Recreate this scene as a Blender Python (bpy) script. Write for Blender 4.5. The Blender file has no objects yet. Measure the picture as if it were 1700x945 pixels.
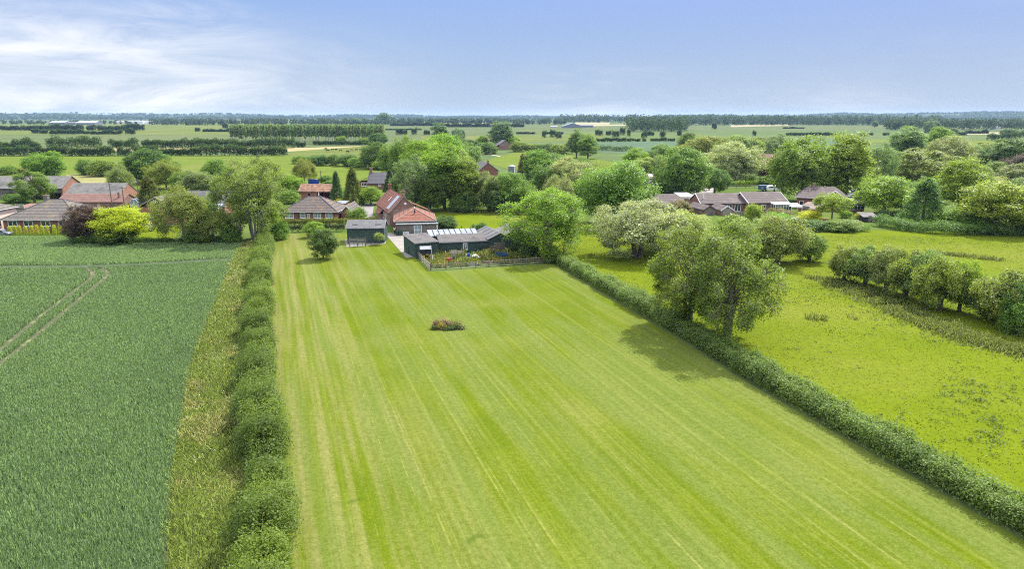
import bpy, bmesh, math, random
import numpy as np
random.seed(5)
R = math.radians
sc = bpy.context.scene
col = sc.collection

# ------------------------------------------------------------------ camera
F = 1133.0; CAMH = 26.0
PITCH = math.atan((472.5 - 192) / F)
SP, CP = math.sin(PITCH), math.cos(PITCH)
cd = bpy.data.cameras.new('camera'); cam = bpy.data.objects.new('camera', cd); col.objects.link(cam)
cam.location = (0, 0, CAMH); cam.rotation_euler = (math.pi / 2 - PITCH, 0, 0)
cd.sensor_width = 36; cd.lens = F / 1700 * 36; cd.clip_start = 0.5; cd.clip_end = 60000
sc.camera = cam

def g(px, py, z=0.0):
    """survey helper: where on the ground a spot of the photograph lies"""
    cx = (px - 850) / F; cy = (472.5 - py) / F
    t = (z - CAMH) / (-SP + cy * CP)
    return (cx * t, (CP + cy * SP) * t)
def zat(p, py):
    cy = (472.5 - py) / F
    return CAMH + p[1] * (cy * CP - SP) / (CP + cy * SP)
def mpp(p):
    return (p[1] * CP + CAMH * SP) / F

# ------------------------------------------------------------------ tags
def tag(o, label=None, cat=None, group=None, kind=None):
    if label: o['label'] = label
    if cat: o['category'] = cat
    if group: o['group'] = group
    if kind: o['kind'] = kind
    return o
def empty(name, loc, rz=0.0, label=None, cat=None, group=None):
    o = bpy.data.objects.new(name, None); col.objects.link(o)
    o.location = loc; o.rotation_euler = (0, 0, rz); o.empty_display_size = .2
    return tag(o, label, cat, group)

# ------------------------------------------------------------------ node materials
def newmat(name):
    m = bpy.data.materials.new(name); m.use_nodes = True
    nt = m.node_tree; nt.nodes.clear()
    return m, nt
def nd(nt, t, **kw):
    n = nt.nodes.new(t)
    for k, v in kw.items():
        if k[0] == 'i' and k[1:].isdigit(): n.inputs[int(k[1:])].default_value = v
        else: setattr(n, k, v)
    return n
def lk(nt, a, b): nt.links.new(a, b)
def c4(c): return (c[0], c[1], c[2], 1)
def noise(nt, vec, scale, detail=4, rough=.55, dist=0):
    n = nd(nt, 'ShaderNodeTexNoise'); n.inputs['Scale'].default_value = scale
    n.inputs['Detail'].default_value = detail; n.inputs['Roughness'].default_value = rough
    n.inputs['Distortion'].default_value = dist
    if vec: lk(nt, vec, n.inputs['Vector'])
    return n.outputs['Fac']
def ramp(nt, fac, a, b, lo=0.0, hi=1.0):
    r = nd(nt, 'ShaderNodeMapRange'); r.interpolation_type = 'SMOOTHSTEP'
    lk(nt, fac, r.inputs[0]); r.inputs[1].default_value = a; r.inputs[2].default_value = b
    r.inputs[3].default_value = lo; r.inputs[4].default_value = hi
    return r.outputs[0]
def mix(nt, fac, a, b, mode='MIX'):
    m = nd(nt, 'ShaderNodeMix', data_type='RGBA', blend_type=mode)
    if isinstance(fac, (int, float)): m.inputs[0].default_value = fac
    else: lk(nt, fac, m.inputs[0])
    for i, v in ((6, a), (7, b)):
        if isinstance(v, tuple): m.inputs[i].default_value = c4(v)
        else: lk(nt, v, m.inputs[i])
    return m.outputs[2]
def mapping(nt, coord='Object', scale=(1, 1, 1), rot=(0, 0, 0)):
    tc = nd(nt, 'ShaderNodeTexCoord'); mp = nd(nt, 'ShaderNodeMapping')
    lk(nt, tc.outputs[coord], mp.inputs['Vector'])
    # rotate first (second node scales), so stretching follows the rotated axes
    mp.inputs['Rotation'].default_value = rot
    m2 = nd(nt, 'ShaderNodeMapping'); lk(nt, mp.outputs[0], m2.inputs['Vector'])
    m2.inputs['Scale'].default_value = scale
    return m2.outputs[0]
def finish(m, nt, colr, rough=.9, spec=.2, bump=None, bstr=.3, bdist=.05, metal=0):
    b = nd(nt, 'ShaderNodeBsdfPrincipled'); o = nd(nt, 'ShaderNodeOutputMaterial')
    if isinstance(colr, tuple): b.inputs['Base Color'].default_value = c4(colr)
    else: lk(nt, colr, b.inputs['Base Color'])
    b.inputs['Roughness'].default_value = rough; b.inputs['Specular IOR Level'].default_value = spec
    b.inputs['Metallic'].default_value = metal
    if bump is not None:
        bn = nd(nt, 'ShaderNodeBump'); bn.inputs['Strength'].default_value = bstr
        bn.inputs['Distance'].default_value = bdist
        lk(nt, bump, bn.inputs['Height']); lk(nt, bn.outputs[0], b.inputs['Normal'])
    lk(nt, b.outputs[0], o.inputs[0])
    return m
def mottled(name, c1, c2, scale=4, c3=None, scale3=.6, rough=.85, spec=.2, bstr=.3, bdist=.02, rows=None, metal=0, t3=(.5, .7)):
    """two-tone surface with a larger blotch colour; rows=(axis scale) adds courses along z"""
    m, nt = newmat(name); v = mapping(nt)
    f = noise(nt, v, scale, 5, .65)
    c = mix(nt, ramp(nt, f, .35, .65), c1, c2)
    if c3: c = mix(nt, ramp(nt, noise(nt, v, scale3, 4), *t3), c, c3)
    h = f
    if rows:
        w = nd(nt, 'ShaderNodeTexWave', wave_type='BANDS', bands_direction='Z'); w.inputs['Scale'].default_value = rows
        w.inputs['Distortion'].default_value = .6; w.inputs['Detail'].default_value = 1
        lk(nt, v, w.inputs['Vector'])
        c = mix(nt, ramp(nt, w.outputs['Fac'], .0, .45, .55, 0), c, tuple(x * .55 for x in c1)); h = w.outputs['Fac']
    return finish(m, nt, c, rough, spec, h, bstr, bdist, metal)
def plain(name, c, rough=.6, spec=.3, metal=0):
    return mottled(name, c, tuple(x * .82 for x in c), 6, rough=rough, spec=spec, bstr=.05, metal=metal)

def leafmat(name, trans=.3, spec=.35, rough=.5, upward=0.0):
    m, nt = newmat(name)
    oi = nd(nt, 'ShaderNodeObjectInfo'); at = nd(nt, 'ShaderNodeAttribute', attribute_name='tint')
    lo = mix(nt, 1.0, oi.outputs['Color'], (.66, .70, .66), 'MULTIPLY')
    hi = mix(nt, 1.0, oi.outputs['Color'], (1.46, 1.36, 1.05), 'MULTIPLY')
    c = mix(nt, at.outputs['Fac'], lo, hi)
    b = nd(nt, 'ShaderNodeBsdfPrincipled'); lk(nt, c, b.inputs['Base Color'])
    b.inputs['Roughness'].default_value = rough; b.inputs['Specular IOR Level'].default_value = spec
    t = nd(nt, 'ShaderNodeBsdfTranslucent')
    if upward:
        # a blade stands among thousands: its lit side is an average leaning to the sky
        ge = nd(nt, 'ShaderNodeNewGeometry'); va = nd(nt, 'ShaderNodeMix', data_type='VECTOR'); va.inputs[0].default_value = upward
        lk(nt, ge.outputs['Normal'], va.inputs[4]); va.inputs[5].default_value = (0, 0, 1)
        vn = nd(nt, 'ShaderNodeVectorMath', operation='NORMALIZE'); lk(nt, va.outputs[1], vn.inputs[0]); lk(nt, vn.outputs[0], b.inputs['Normal'])
    lk(nt, mix(nt, 1.0, c, (1.15, 1.2, .6), 'MULTIPLY'), t.inputs['Color'])
    ms = nd(nt, 'ShaderNodeMixShader'); ms.inputs[0].default_value = trans
    lk(nt, b.outputs[0], ms.inputs[1]); lk(nt, t.outputs[0], ms.inputs[2])
    o = nd(nt, 'ShaderNodeOutputMaterial'); lk(nt, ms.outputs[0], o.inputs[0])
    return m
M = {}
M['leaf'] = leafmat('leaf', .5, .22, .48, .22)
M['far_leaf'] = leafmat('far_leaf', .5, .1, .7, .4)
M['blade'] = leafmat('blade', .25, .12, .6, .85)
M['bark'] = mottled('bark', (.10, .08, .055), (.17, .14, .10), 6, rough=.95)
M['ash_bark'] = mottled('ash_bark', (.17, .15, .11), (.25, .225, .17), 6, rough=.95)
M['pale_bark'] = mottled('pale_bark', (.30, .29, .25), (.18, .17, .14), 5, rough=.9)
M['brick'] = mottled('brick', (.20, .085, .056), (.27, .13, .09), 5, (.155, .075, .06), .8, rows=1.2, bstr=.1)
M['orange_brick'] = mottled('orange_brick', (.29, .135, .085), (.36, .19, .125), 5, (.24, .12, .085), .8, rows=1.2, bstr=.1)
M['dark_brick'] = mottled('dark_brick', (.17, .10, .07), (.24, .15, .11), 4, (.30, .22, .17), .7, bstr=.1)
M['grey_tile'] = mottled('grey_tile', (.088, .078, .068), (.145, .130, .115), 2.6, (.16, .135, .085), .45, rows=.55, bstr=.25, t3=(.52, .66))
M['brown_tile'] = mottled('brown_tile', (.080, .064, .058), (.125, .102, .094), 3, (.145, .118, .105), .5, rows=.6, bstr=.25)
M['slate'] = mottled('slate', (.085, .082, .090), (.125, .12, .128), 3, (.14, .13, .12), .6, rows=.7, bstr=.2)
M['pantile'] = mottled('pantile', (.165, .062, .040), (.225, .10, .066), 2.2, (.155, .08, .056), .4, rows=.62, bstr=.4)
M['faded_pantile'] = mottled('faded_pantile', (.15, .08, .06), (.205, .125, .10), 2.2, (.135, .085, .066), .5, rows=.62, bstr=.3)
M['old_pantile'] = mottled('old_pantile', (.18, .08, .05), (.30, .18, .11), 1.6, (.13, .09, .065), .9, rows=.6, bstr=.4, t3=(.45, .6))
M['felt'] = mottled('felt', (.095, .097, .098), (.135, .135, .132), 1.8, (.155, .152, .142), .5, rough=.9, bstr=.1)
M['brown_felt'] = mottled('brown_felt', (.080, .073, .068), (.118, .108, .100), 1.8, (.065, .06, .056), .5, rough=.9, bstr=.1)
M['cement_sheet'] = mottled('cement_sheet', (.115, .11, .10), (.165, .157, .142), 1.2, (.085, .082, .074), .35, rows=None, bstr=.1)
M['green_board'] = mottled('green_board', (.035, .06, .048), (.055, .085, .068), 3, (.07, .10, .085), .8, rows=.9, bstr=.2)
M['black_board'] = mottled('black_board', (.03, .03, .035), (.05, .048, .05), 3, rows=.9)
M['grey_board'] = mottled('grey_board', (.13, .115, .09), (.19, .17, .14), 3, (.10, .10, .085), .7, rough=.9)
M['weathered_wood'] = mottled('weathered_wood', (.30, .27, .22), (.20, .18, .14), 7, rough=.9)
M['fence_wood'] = mottled('fence_wood', (.17, .13, .085), (.11, .085, .06), 5, rough=.95)
M['white_paint'] = plain('white_paint', (.78, .78, .76), .5)
M['ridge_cap'] = mottled('ridge_cap', (.30, .22, .17), (.38, .29, .23), 3)
M['fascia'] = plain('fascia', (.36, .36, .34), .6)
M['cream_wall'] = mottled('cream_wall', (.60, .47, .37), (.66, .53, .43), 3, rough=.9)
M['opaque_sheet'] = mottled('opaque_sheet', (.185, .20, .20), (.235, .245, .24), 2, (.14, .15, .145), .6, rough=.35, spec=.4)
M['glass'] = plain('glass', (.025, .03, .035), .06, .8)
M['sky_glass'] = plain('sky_glass', (.20, .26, .28), .1, .8)
M['solar'] = plain('solar', (.36, .39, .40), .25, .6)
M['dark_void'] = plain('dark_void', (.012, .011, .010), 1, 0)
M['black_metal'] = plain('black_metal', (.02, .02, .022), .45, .4)
M['rubber'] = plain('rubber', (.02, .02, .02), .8, .2)
M['concrete'] = mottled('concrete', (.20, .185, .16), (.25, .23, .20), 1.5, (.165, .15, .13), .25, bstr=.1)
M['blue_paint'] = plain('blue_paint', (.012, .06, .36), .5)
M['teal_paint'] = plain('teal_paint', (.02, .075, .14), .5)
M['green_plastic'] = plain('green_plastic', (.02, .07, .04), .5)
M['red_paint'] = plain('red_paint', (.32, .012, .03), .4)
M['orange_paint'] = plain('orange_paint', (.6, .17, .04), .5)
M['purple_paint'] = plain('purple_paint', (.17, .05, .28), .3, .5)
M['yellow_paint'] = plain('yellow_paint', (.75, .5, .06), .5)
M['pink_cloth'] = plain('pink_cloth', (.7, .3, .38), .8)
M['slate_metal'] = plain('slate_metal', (.16, .18, .21), .4, .4)
M['skin'] = plain('skin', (.5, .3, .21), .6)
M['white_cloth'] = plain('white_cloth', (.78, .76, .74), .9)
M['navy_cloth'] = plain('navy_cloth', (.03, .035, .06), .9)
M['hair'] = plain('hair', (.03, .02, .015), .7)
M['black_hide'] = plain('black_hide', (.018, .015, .013), .7)
M['brown_hide'] = plain('brown_hide', (.20, .075, .03), .7)

# ------------------------------------------------------------------ mesh helpers
class MB:
    def __init__(s): s.v = []; s.f = []
    def add(s, vs, fs):
        o = len(s.v); s.v += [tuple(p) for p in vs]; s.f += [tuple(i + o for i in f) for f in fs]; return s
    def box(s, x0, x1, y0, y1, z0, z1):
        vs = [(x, y, z) for z in (z0, z1) for (x, y) in ((x0, y0), (x1, y0), (x1, y1), (x0, y1))]
        return s.add(vs, [(3, 2, 1, 0), (4, 5, 6, 7), (0, 1, 5, 4), (1, 2, 6, 5), (2, 3, 7, 6), (3, 0, 4, 7)])
    def extr(s, poly, a0, a1, axis='x'):
        """closed profile polygon extruded along x (profile in y,z) or y (profile in x,z) or z"""
        n = len(poly)
        def p(a, q):
            return (a, q[0], q[1]) if axis == 'x' else ((q[0], a, q[1]) if axis == 'y' else (q[0], q[1], a))
        vs = [p(a0, q) for q in poly] + [p(a1, q) for q in poly]
        fs = [tuple(range(n))[::-1], tuple(range(n, 2 * n))] + [(i, (i + 1) % n, n + (i + 1) % n, n + i) for i in range(n)]
        return s.add(vs, fs)
    def tube(s, pts, rad, n=6, cap=True):
        pts = [np.array(p, float) for p in pts]; rings = []
        for i, p in enumerate(pts):
            d = pts[min(i + 1, len(pts) - 1)] - pts[max(i - 1, 0)]; d = d / (np.linalg.norm(d) + 1e-9)
            a = np.cross(d, (0, 0, 1) if abs(d[2]) < .9 else (1, 0, 0)); a /= np.linalg.norm(a); b = np.cross(d, a)
            r = rad[i] if hasattr(rad, '__len__') else rad
            rings.append([p + r * (math.cos(t) * a + math.sin(t) * b) for t in [2 * math.pi * k / n for k in range(n)]])
        vs = [q for r in rings for q in r]; fs = []
        for i in range(len(pts) - 1):
            for k in range(n):
                fs.append((i * n + k, i * n + (k + 1) % n, (i + 1) * n + (k + 1) % n, (i + 1) * n + k))
        if cap: fs += [tuple(range(n))[::-1], tuple(range((len(pts) - 1) * n, len(pts) * n))]
        return s.add(vs, fs)
    def lathe(s, prof, n=12, c=(0, 0, 0)):
        vs = [(c[0] + r * math.cos(2 * math.pi * k / n), c[1] + r * math.sin(2 * math.pi * k / n), c[2] + z) for r, z in prof for k in range(n)]
        fs = [(i * n + k, i * n + (k + 1) % n, (i + 1) * n + (k + 1) % n, (i + 1) * n + k) for i in range(len(prof) - 1) for k in range(n)]
        fs += [tuple(range(n))[::-1], tuple(range((len(prof) - 1) * n, len(prof) * n))]
        return s.add(vs, fs)
    def xf(s, fn): s.v = [tuple(fn(p)) for p in s.v]; return s
    def build(s, name, mat, parent=None, bevel=0, smooth=False, loc=None):
        me = bpy.data.meshes.new(name); me.from_pydata(s.v, [], s.f)
        bm = bmesh.new(); bm.from_mesh(me)
        bmesh.ops.recalc_face_normals(bm, faces=bm.faces)
        if bevel: bmesh.ops.bevel(bm, geom=list(bm.edges), offset=bevel, segments=2, affect='EDGES', profile=.6)
        bm.to_mesh(me); bm.free()
        if smooth: me.polygons.foreach_set('use_smooth', [True] * len(me.polygons))
        if mat: me.materials.append(mat)
        o = bpy.data.objects.new(name, me); col.objects.link(o)
        if parent: o.parent = parent
        if loc: o.location = loc
        return o

def link_mesh(name, me, parent=None, color=None):
    o = bpy.data.objects.new(name, me); col.objects.link(o)
    if parent: o.parent = parent
    if color: o.color = c4(color)
    return o
def array_mesh(name, v, f, mat, tint=None):
    """mesh from an (n,3) vertex array and an (m,4) quad array"""
    me = bpy.data.meshes.new(name); n = len(f)
    me.vertices.add(len(v)); me.vertices.foreach_set('co', np.asarray(v, np.float32).ravel())
    me.loops.add(n * 4); me.loops.foreach_set('vertex_index', np.asarray(f, np.int32).ravel())
    me.polygons.add(n); me.polygons.foreach_set('loop_start', np.arange(0, 4 * n, 4, dtype=np.int32))
    me.polygons.foreach_set('loop_total', np.full(n, 4, np.int32))
    me.update(calc_edges=True)
    if tint is not None:
        a = me.attributes.new('tint', 'FLOAT', 'FACE'); a.data.foreach_set('value', np.asarray(tint, np.float32))
    me.materials.append(mat); return me
def unit(a): return a / (np.linalg.norm(a, axis=-1, keepdims=True) + 1e-9)
def leaves(rg, c, nrm, size, aspect=.62):
    """one small folded leaf blade per centre"""
    n = len(c); r = rg.normal(size=(n, 3)); a = unit(np.cross(nrm, r)); b = np.cross(nrm, a)
    s = (size * rg.uniform(.65, 1.3, n))[:, None]
    v = np.empty((n, 4, 3))
    v[:, 0] = c - a * s * .55; v[:, 1] = c - b * s * .5 * aspect + nrm * s * .08
    v[:, 2] = c + a * s * .55; v[:, 3] = c + b * s * .5 * aspect + nrm * s * .08
    return v.reshape(-1, 3), np.arange(4 * n).reshape(n, 4)
def blades(rg, x, y, h, w, z0=0.0, lean=.35):
    """upright tapering grass or corn blades"""
    n = len(x); th = rg.uniform(0, 2 * np.pi, n); d = np.stack([np.cos(th), np.sin(th)], 1) * (w / 2)[:, None]
    l = rg.normal(size=(n, 2)) * (lean * h)[:, None]
    v = np.zeros((n, 4, 3))
    v[:, 0, 0] = x - d[:, 0] * .8; v[:, 0, 1] = y - d[:, 1] * .8; v[:, 0, 2] = z0
    v[:, 1, 0] = x + d[:, 0] * .8; v[:, 1, 1] = y + d[:, 1] * .8; v[:, 1, 2] = z0
    v[:, 2, 0] = x + l[:, 0] + d[:, 0] * .7; v[:, 2, 1] = y + l[:, 1] + d[:, 1] * .7; v[:, 2, 2] = z0 + h * .95
    v[:, 3, 0] = x + l[:, 0] - d[:, 0] * .5; v[:, 3, 1] = y + l[:, 1] - d[:, 1] * .5; v[:, 3, 2] = z0 + h
    return v.reshape(-1, 3), np.arange(4 * n).reshape(n, 4)
def vnoise(x, y, scale, seed):
    rg = np.random.default_rng(seed); L = rg.random((256, 256))
    u = x / scale + 1000; w = y / scale + 1000
    i = np.floor(u).astype(int); j = np.floor(w).astype(int); fu = u - i; fw = w - j
    fu = fu * fu * (3 - 2 * fu); fw = fw * fw * (3 - 2 * fw)
    def q(a, b): return L[a % 256, b % 256]
    return (q(i, j) * (1 - fu) + q(i + 1, j) * fu) * (1 - fw) + (q(i, j + 1) * (1 - fu) + q(i + 1, j + 1) * fu) * fw
def inpoly(x, y, poly):
    r = np.zeros(len(x), bool); n = len(poly)
    for k in range(n):
        (x1, y1), (x2, y2) = poly[k], poly[(k + 1) % n]
        c = ((y1 > y) != (y2 > y)) & (x < (x2 - x1) * (y - y1) / (y2 - y1 + 1e-12) + x1); r ^= c
    return r
def distline(x, y, pts):
    d = np.full(len(x), 1e9)
    for (x1, y1), (x2, y2) in zip(pts[:-1], pts[1:]):
        dx, dy = x2 - x1, y2 - y1; t = np.clip(((x - x1) * dx + (y - y1) * dy) / (dx * dx + dy * dy + 1e-9), 0, 1)
        d = np.minimum(d, np.hypot(x - x1 - t * dx, y - y1 - t * dy))
    return d
def smooth_line(pts, n=12):
    p = [np.array(q, float) for q in pts]; p = [2 * p[0] - p[1]] + p + [2 * p[-1] - p[-2]]; out = []
    for i in range(1, len(p) - 2):
        for k in range(n):
            t = k / n
            out.append(tuple(.5 * (2 * p[i] + (p[i + 1] - p[i - 1]) * t + (2 * p[i - 1] - 5 * p[i] + 4 * p[i + 1] - p[i + 2]) * t * t + (3 * p[i] - p[i - 1] - 3 * p[i + 1] + p[i + 2]) * t ** 3)))
    out.append(tuple(p[-2])); return out
# ------------------------------------------------------------------ plants
PAL = dict(ash=(.080, .118, .026), fresh=(.098, .150, .020), bright=(.110, .162, .018), pale=(.118, .148, .058), silver=(.150, .175, .100),
           dark=(.050, .090, .022), deep=(.034, .062, .022), mid=(.078, .124, .026), olive=(.098, .122, .030), dry=(.110, .130, .045),
           grey=(.088, .120, .048), golden=(.20, .215, .014), lime=(.112, .160, .022), copper=(.050, .034, .034), plum=(.055, .022, .035),
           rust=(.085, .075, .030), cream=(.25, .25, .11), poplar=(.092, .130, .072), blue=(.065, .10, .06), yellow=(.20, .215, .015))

def crown(rg, lobes, ncl, nlf, clr, lsz, cen, up=.5, droop=0.0, bark_from=None):
    """lobes: (centre, radius); returns leaf arrays plus the spots twigs grow to"""
    C = []; Nn = []; T = []; S = []; spots = []
    for c, r in lobes:
        d = unit(rg.normal(size=(ncl * 2, 3))); out = unit(np.array(c) - cen)
        keep = (d @ out > -.35) | (d[:, 2] > .45); d = d[keep][:ncl]
        k = np.array(c) + d * (r * rg.uniform(.72, 1.08, len(d)))[:, None]
        k[:, 2] -= droop * r * np.abs(rg.normal(size=len(d)))
        spots.append((np.array(c), k))
        lt = rg.uniform(-.16, .16); ls = rg.uniform(.75, 1.3)
        for q, dd in zip(k, d):
            m = int(nlf * rg.uniform(.6, 1.4)); s = clr * rg.uniform(.7, 1.3)
            p = q + rg.normal(size=(m, 3)) * np.array([s, s, s * (.65 + droop)])
            C.append(p); Nn.append(unit(dd * .7 + np.array([0, 0, up]) + rg.normal(size=(m, 3)) * .55))
            T.append(np.clip(.45 + lt + rg.uniform(-.24, .24) + rg.normal(size=m) * .22, 0, 1)); S.append(np.full(m, lsz * ls))
    return np.concatenate(C), np.concatenate(Nn), np.concatenate(T), np.concatenate(S), spots
def ell_lobes(rg, n, W, zc, hz, r0, r1, fill=.12, low=-.75, flat=1.0):
    """lobe centres spread over an uneven egg"""
    out = []; ga = math.pi * (3 - math.sqrt(5))
    for i in range(n):
        z = 1 - (i + .5) / n * (1 - low); rr = math.sqrt(max(0, 1 - z * z)); a = i * ga + rg.uniform(-.4, .4)
        k = rg.uniform(.55, .95) if rg.random() > fill else rg.uniform(.2, .5)
        r = rg.uniform(r0, r1)
        out.append((np.array([math.cos(a) * rr * W / 2 * k, math.sin(a) * rr * W / 2 * k, zc + z * hz * k * flat]), r))
    return out
def limbs(mb, rg, base, lobes, rad, fork=.35, bend=.25, sides=5):
    b = np.array(base, float)
    for c, r in lobes:
        e = np.array(c); f = b + (e - b) * fork * rg.uniform(.4, 1); f[:2] *= .45
        m = (f + e) / 2 + rg.normal(size=3) * bend * r; m[2] += .15 * np.linalg.norm(e - f)
        k = rad * rg.uniform(.7, 1.1)
        mb.tube([b, f, m, e], [k, k * .75, k * .42, k * .14], sides, False)
def twigs(mb, rg, spots, rad, frac=.5):
    for c, ks in spots:
        for k in ks:
            if rg.random() < frac: mb.tube([c, (c + k) / 2 + rg.normal(size=3) * .1, k], [rad, rad * .7, rad * .3], 3, False)
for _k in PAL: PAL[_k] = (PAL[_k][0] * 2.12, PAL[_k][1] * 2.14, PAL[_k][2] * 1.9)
PROTO = {}
def proto(kind, W, H, crown_arrays, trunk_mb, barkm='bark', leafm='leaf'):
    C, Nn, T, S, _ = crown_arrays; rg = np.random.default_rng(len(PROTO) + 50)
    v, f = leaves(rg, C, Nn, S)
    cm = array_mesh('crown', v, f, M[leafm], T)
    t = trunk_mb.build('trunk', M[barkm]); tm = t.data; bpy.data.objects.remove(t)
    # size as grown (a few stray leaves left out of the measure)
    w = np.percentile(C[:, 0], 99.3) - np.percentile(C[:, 0], .7); h = np.percentile(C[:, 2], 99.7)
    PROTO[kind] = (cm, tm, w, h)

def build_protos():
    z3 = np.array([0, 0, 0.])
    def rg_(s): return np.random.default_rng(s)
    # open, airy trees with rising limbs
    for k, s in (('ash', 1), ('ash2', 2)):
        rg = rg_(s); L = ell_lobes(rg, 58, 12.5, 7.4, 7.0, .8, 1.6, .2, -.92)
        A = crown(rg, L, 28, 24, .34, .215, np.array([0, 0, 7.]), .55)
        mb = MB()
        for st in range(3):
            a = st * 2.1 + rg.uniform(0, 1); tip = (math.cos(a) * 1.1, math.sin(a) * 1.1, 5.0)
            mb.tube([(math.cos(a) * .25, math.sin(a) * .25, -.2), (math.cos(a) * .5, math.sin(a) * .5, 2.4), tip], [.36, .27, .2], 8)
            limbs(mb, rg, tip, L[st::3], .13, .3)
        twigs(mb, rg, A[4], .04, .6); proto(k, 12.5, 14, A, mb, 'ash_bark')
    # full rounded trees
    for k, s, n in (('round', 3, 54), ('round2', 4, 60), ('round3', 5, 48)):
        rg = rg_(s); L = ell_lobes(rg, n, 12, 6.9, 6.3, 1.25, 2.1, .25, -.9)
        A = crown(rg, L, 30, 17, .42, .33, np.array([0, 0, 6.]), .5)
        mb = MB().tube([(0, 0, -.2), (.1, 0, 2.2), (0, .1, 4.4)], [.42, .33, .25], 8); limbs(mb, rg, (0, .1, 4.2), L[::2], .14)
        proto(k, 12, 13, A, mb)
    # broad tree of many rising stems
    rg = rg_(6); L = ell_lobes(rg, 64, 13.5, 9.3, 7.7, .8, 1.5, .2, -.9)
    A = crown(rg, L, 26, 19, .38, .27, np.array([0, 0, 8.]), .4); mb = MB()
    for st in range(7):
        a = st * .9; q = rg.uniform(.8, 2.0); tip = (math.cos(a) * q, math.sin(a) * q, 5.6)
        mb.tube([(math.cos(a) * .3, math.sin(a) * .3, -.2), (math.cos(a) * .7, math.sin(a) * .7, 2.4), tip], [.26, .2, .16], 7)
        limbs(mb, rg, tip, L[st::7], .12, .5, .3)
    twigs(mb, rg, A[4], .03, .3); proto('vase', 13.5, 17, A, mb, 'pale_bark')
    # weeping, fine leaved
    rg = rg_(7); L = ell_lobes(rg, 46, 10, 6.9, 5.6, 1.0, 1.7, .2, -.8)
    A = crown(rg, L, 28, 24, .30, .23, np.array([0, 0, 6.]), .3, .55)
    mb = MB().tube([(0, 0, -.2), (.1, 0, 2.5), (0, .1, 5)], [.33, .26, .18], 8); limbs(mb, rg, (0, .1, 4.6), L[::2], .1)
    proto('weeping', 10, 12.5, A, mb, 'pale_bark')
    # silvery, brushy upright sprays
    rg = rg_(8); L = ell_lobes(rg, 50, 11, 5.4, 5.0, .9, 1.7, .2, -.85)
    A = crown(rg, L, 34, 18, .30, .25, np.array([0, 0, 4.5]), .2)
    mb = MB()
    for st in range(4):
        a = st * 1.6; mb.tube([(math.cos(a) * .3, math.sin(a) * .3, -.2), (math.cos(a) * .8, math.sin(a) * .8, 2.6)], [.3, .2], 7); limbs(mb, rg, (math.cos(a) * .8, math.sin(a) * .8, 2.6), L[st::4][::2], .1)
    proto('sallow', 11, 10.5, A, mb)
    # tall, upright
    for k, s in (('upright', 9), ('upright2', 10)):
        rg = rg_(s); L = ell_lobes(rg, 50, 7.6, 8.6, 8.0, .8, 1.45, .3, -.9)
        A = crown(rg, L, 24, 17, .36, .32, np.array([0, 0, 7.]), .4)
        mb = MB().tube([(0, 0, -.2), (0, .1, 5), (.1, 0, 11)], [.36, .28, .12], 8); limbs(mb, rg, (0, .1, 5), L[::2], .1)
        proto(k, 7.6, 16.5, A, mb)
    # plantation poplars: bare pale stem, narrow soft crown
    for k, s in (('poplar', 11), ('poplar2', 12)):
        rg = rg_(s); L = ell_lobes(rg, 24, 5.2, 11.0, 7.4, .8, 1.3, .4, -.85)
        A = crown(rg, L, 13, 9, .45, .62, np.array([0, 0, 10.]), .3)
        mb = MB().tube([(0, 0, -.2), (0, .1, 9), (.1, 0, 15)], [.3, .24, .1], 6); limbs(mb, rg, (0, .1, 6), L[::3], .08)
        proto(k, 5.2, 18, A, mb, 'pale_bark', 'far_leaf')
    # cone shaped conifers, dense sprays in tiers
    for k, s, W, H in (('conifer', 13, 6, 12), ('conifer2', 14, 7.5, 10.5)):
        rg = rg_(s); L = []
        for i in range(110):
            z = (i / 110) ** 1.25 * (H - .8); r = W / 2 * (1 - z / H) ** .8 * rg.uniform(.72, .98); a = i * 2.4 + rg.uniform(-.3, .3)
            L.append((np.array([math.cos(a) * r, math.sin(a) * r, z + .45]), .34 + .30 * (1 - z / H)))
        L += [(np.array([0, 0, H - .5 * q]), .22 + .05 * q) for q in range(3)]
        A = crown(rg, L, 14, 13, .24, .24, np.array([0, 0, 2.]), .25, .3)
        mb = MB().tube([(0, 0, -.2), (0, 0, H * .9)], [.3, .05], 7)
        for c, r in L[::3]: mb.tube([(0, 0, max(.3, c[2] - .3)), tuple(c)], [.06, .02], 4, False)
        proto(k, W, H, A, mb)
    # pine: flat separate clouds of needles on bare limbs
    rg = rg_(15); L = []
    for i in range(46):
        z = rg.uniform(2.6, 11.5); rr = 5.6 * math.sqrt(max(.05, 1 - ((z - 6.2) / 5.8) ** 2)) * rg.uniform(.35, .95); a = i * 2.4 + rg.uniform(-.4, .4)
        L.append((np.array([math.cos(a) * rr, math.sin(a) * rr, z]), rg.uniform(.8, 1.4)))
    A = crown(rg, L, 30, 20, .3, .24, np.array([0, 0, 5.]), .7); A[0][:, 2] = A[0][:, 2] * .94
    mb = MB().tube([(0, 0, -.2), (.15, 0, 4), (-.1, .1, 10)], [.38, .3, .1], 8)
    for c, r in L: mb.tube([(0, 0, c[2] * .72), (c[0] * .5, c[1] * .5, c[2] * .86), tuple(c)], [.13, .09, .04], 4, False)
    proto('pine', 11.5, 12, A, mb)
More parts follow.
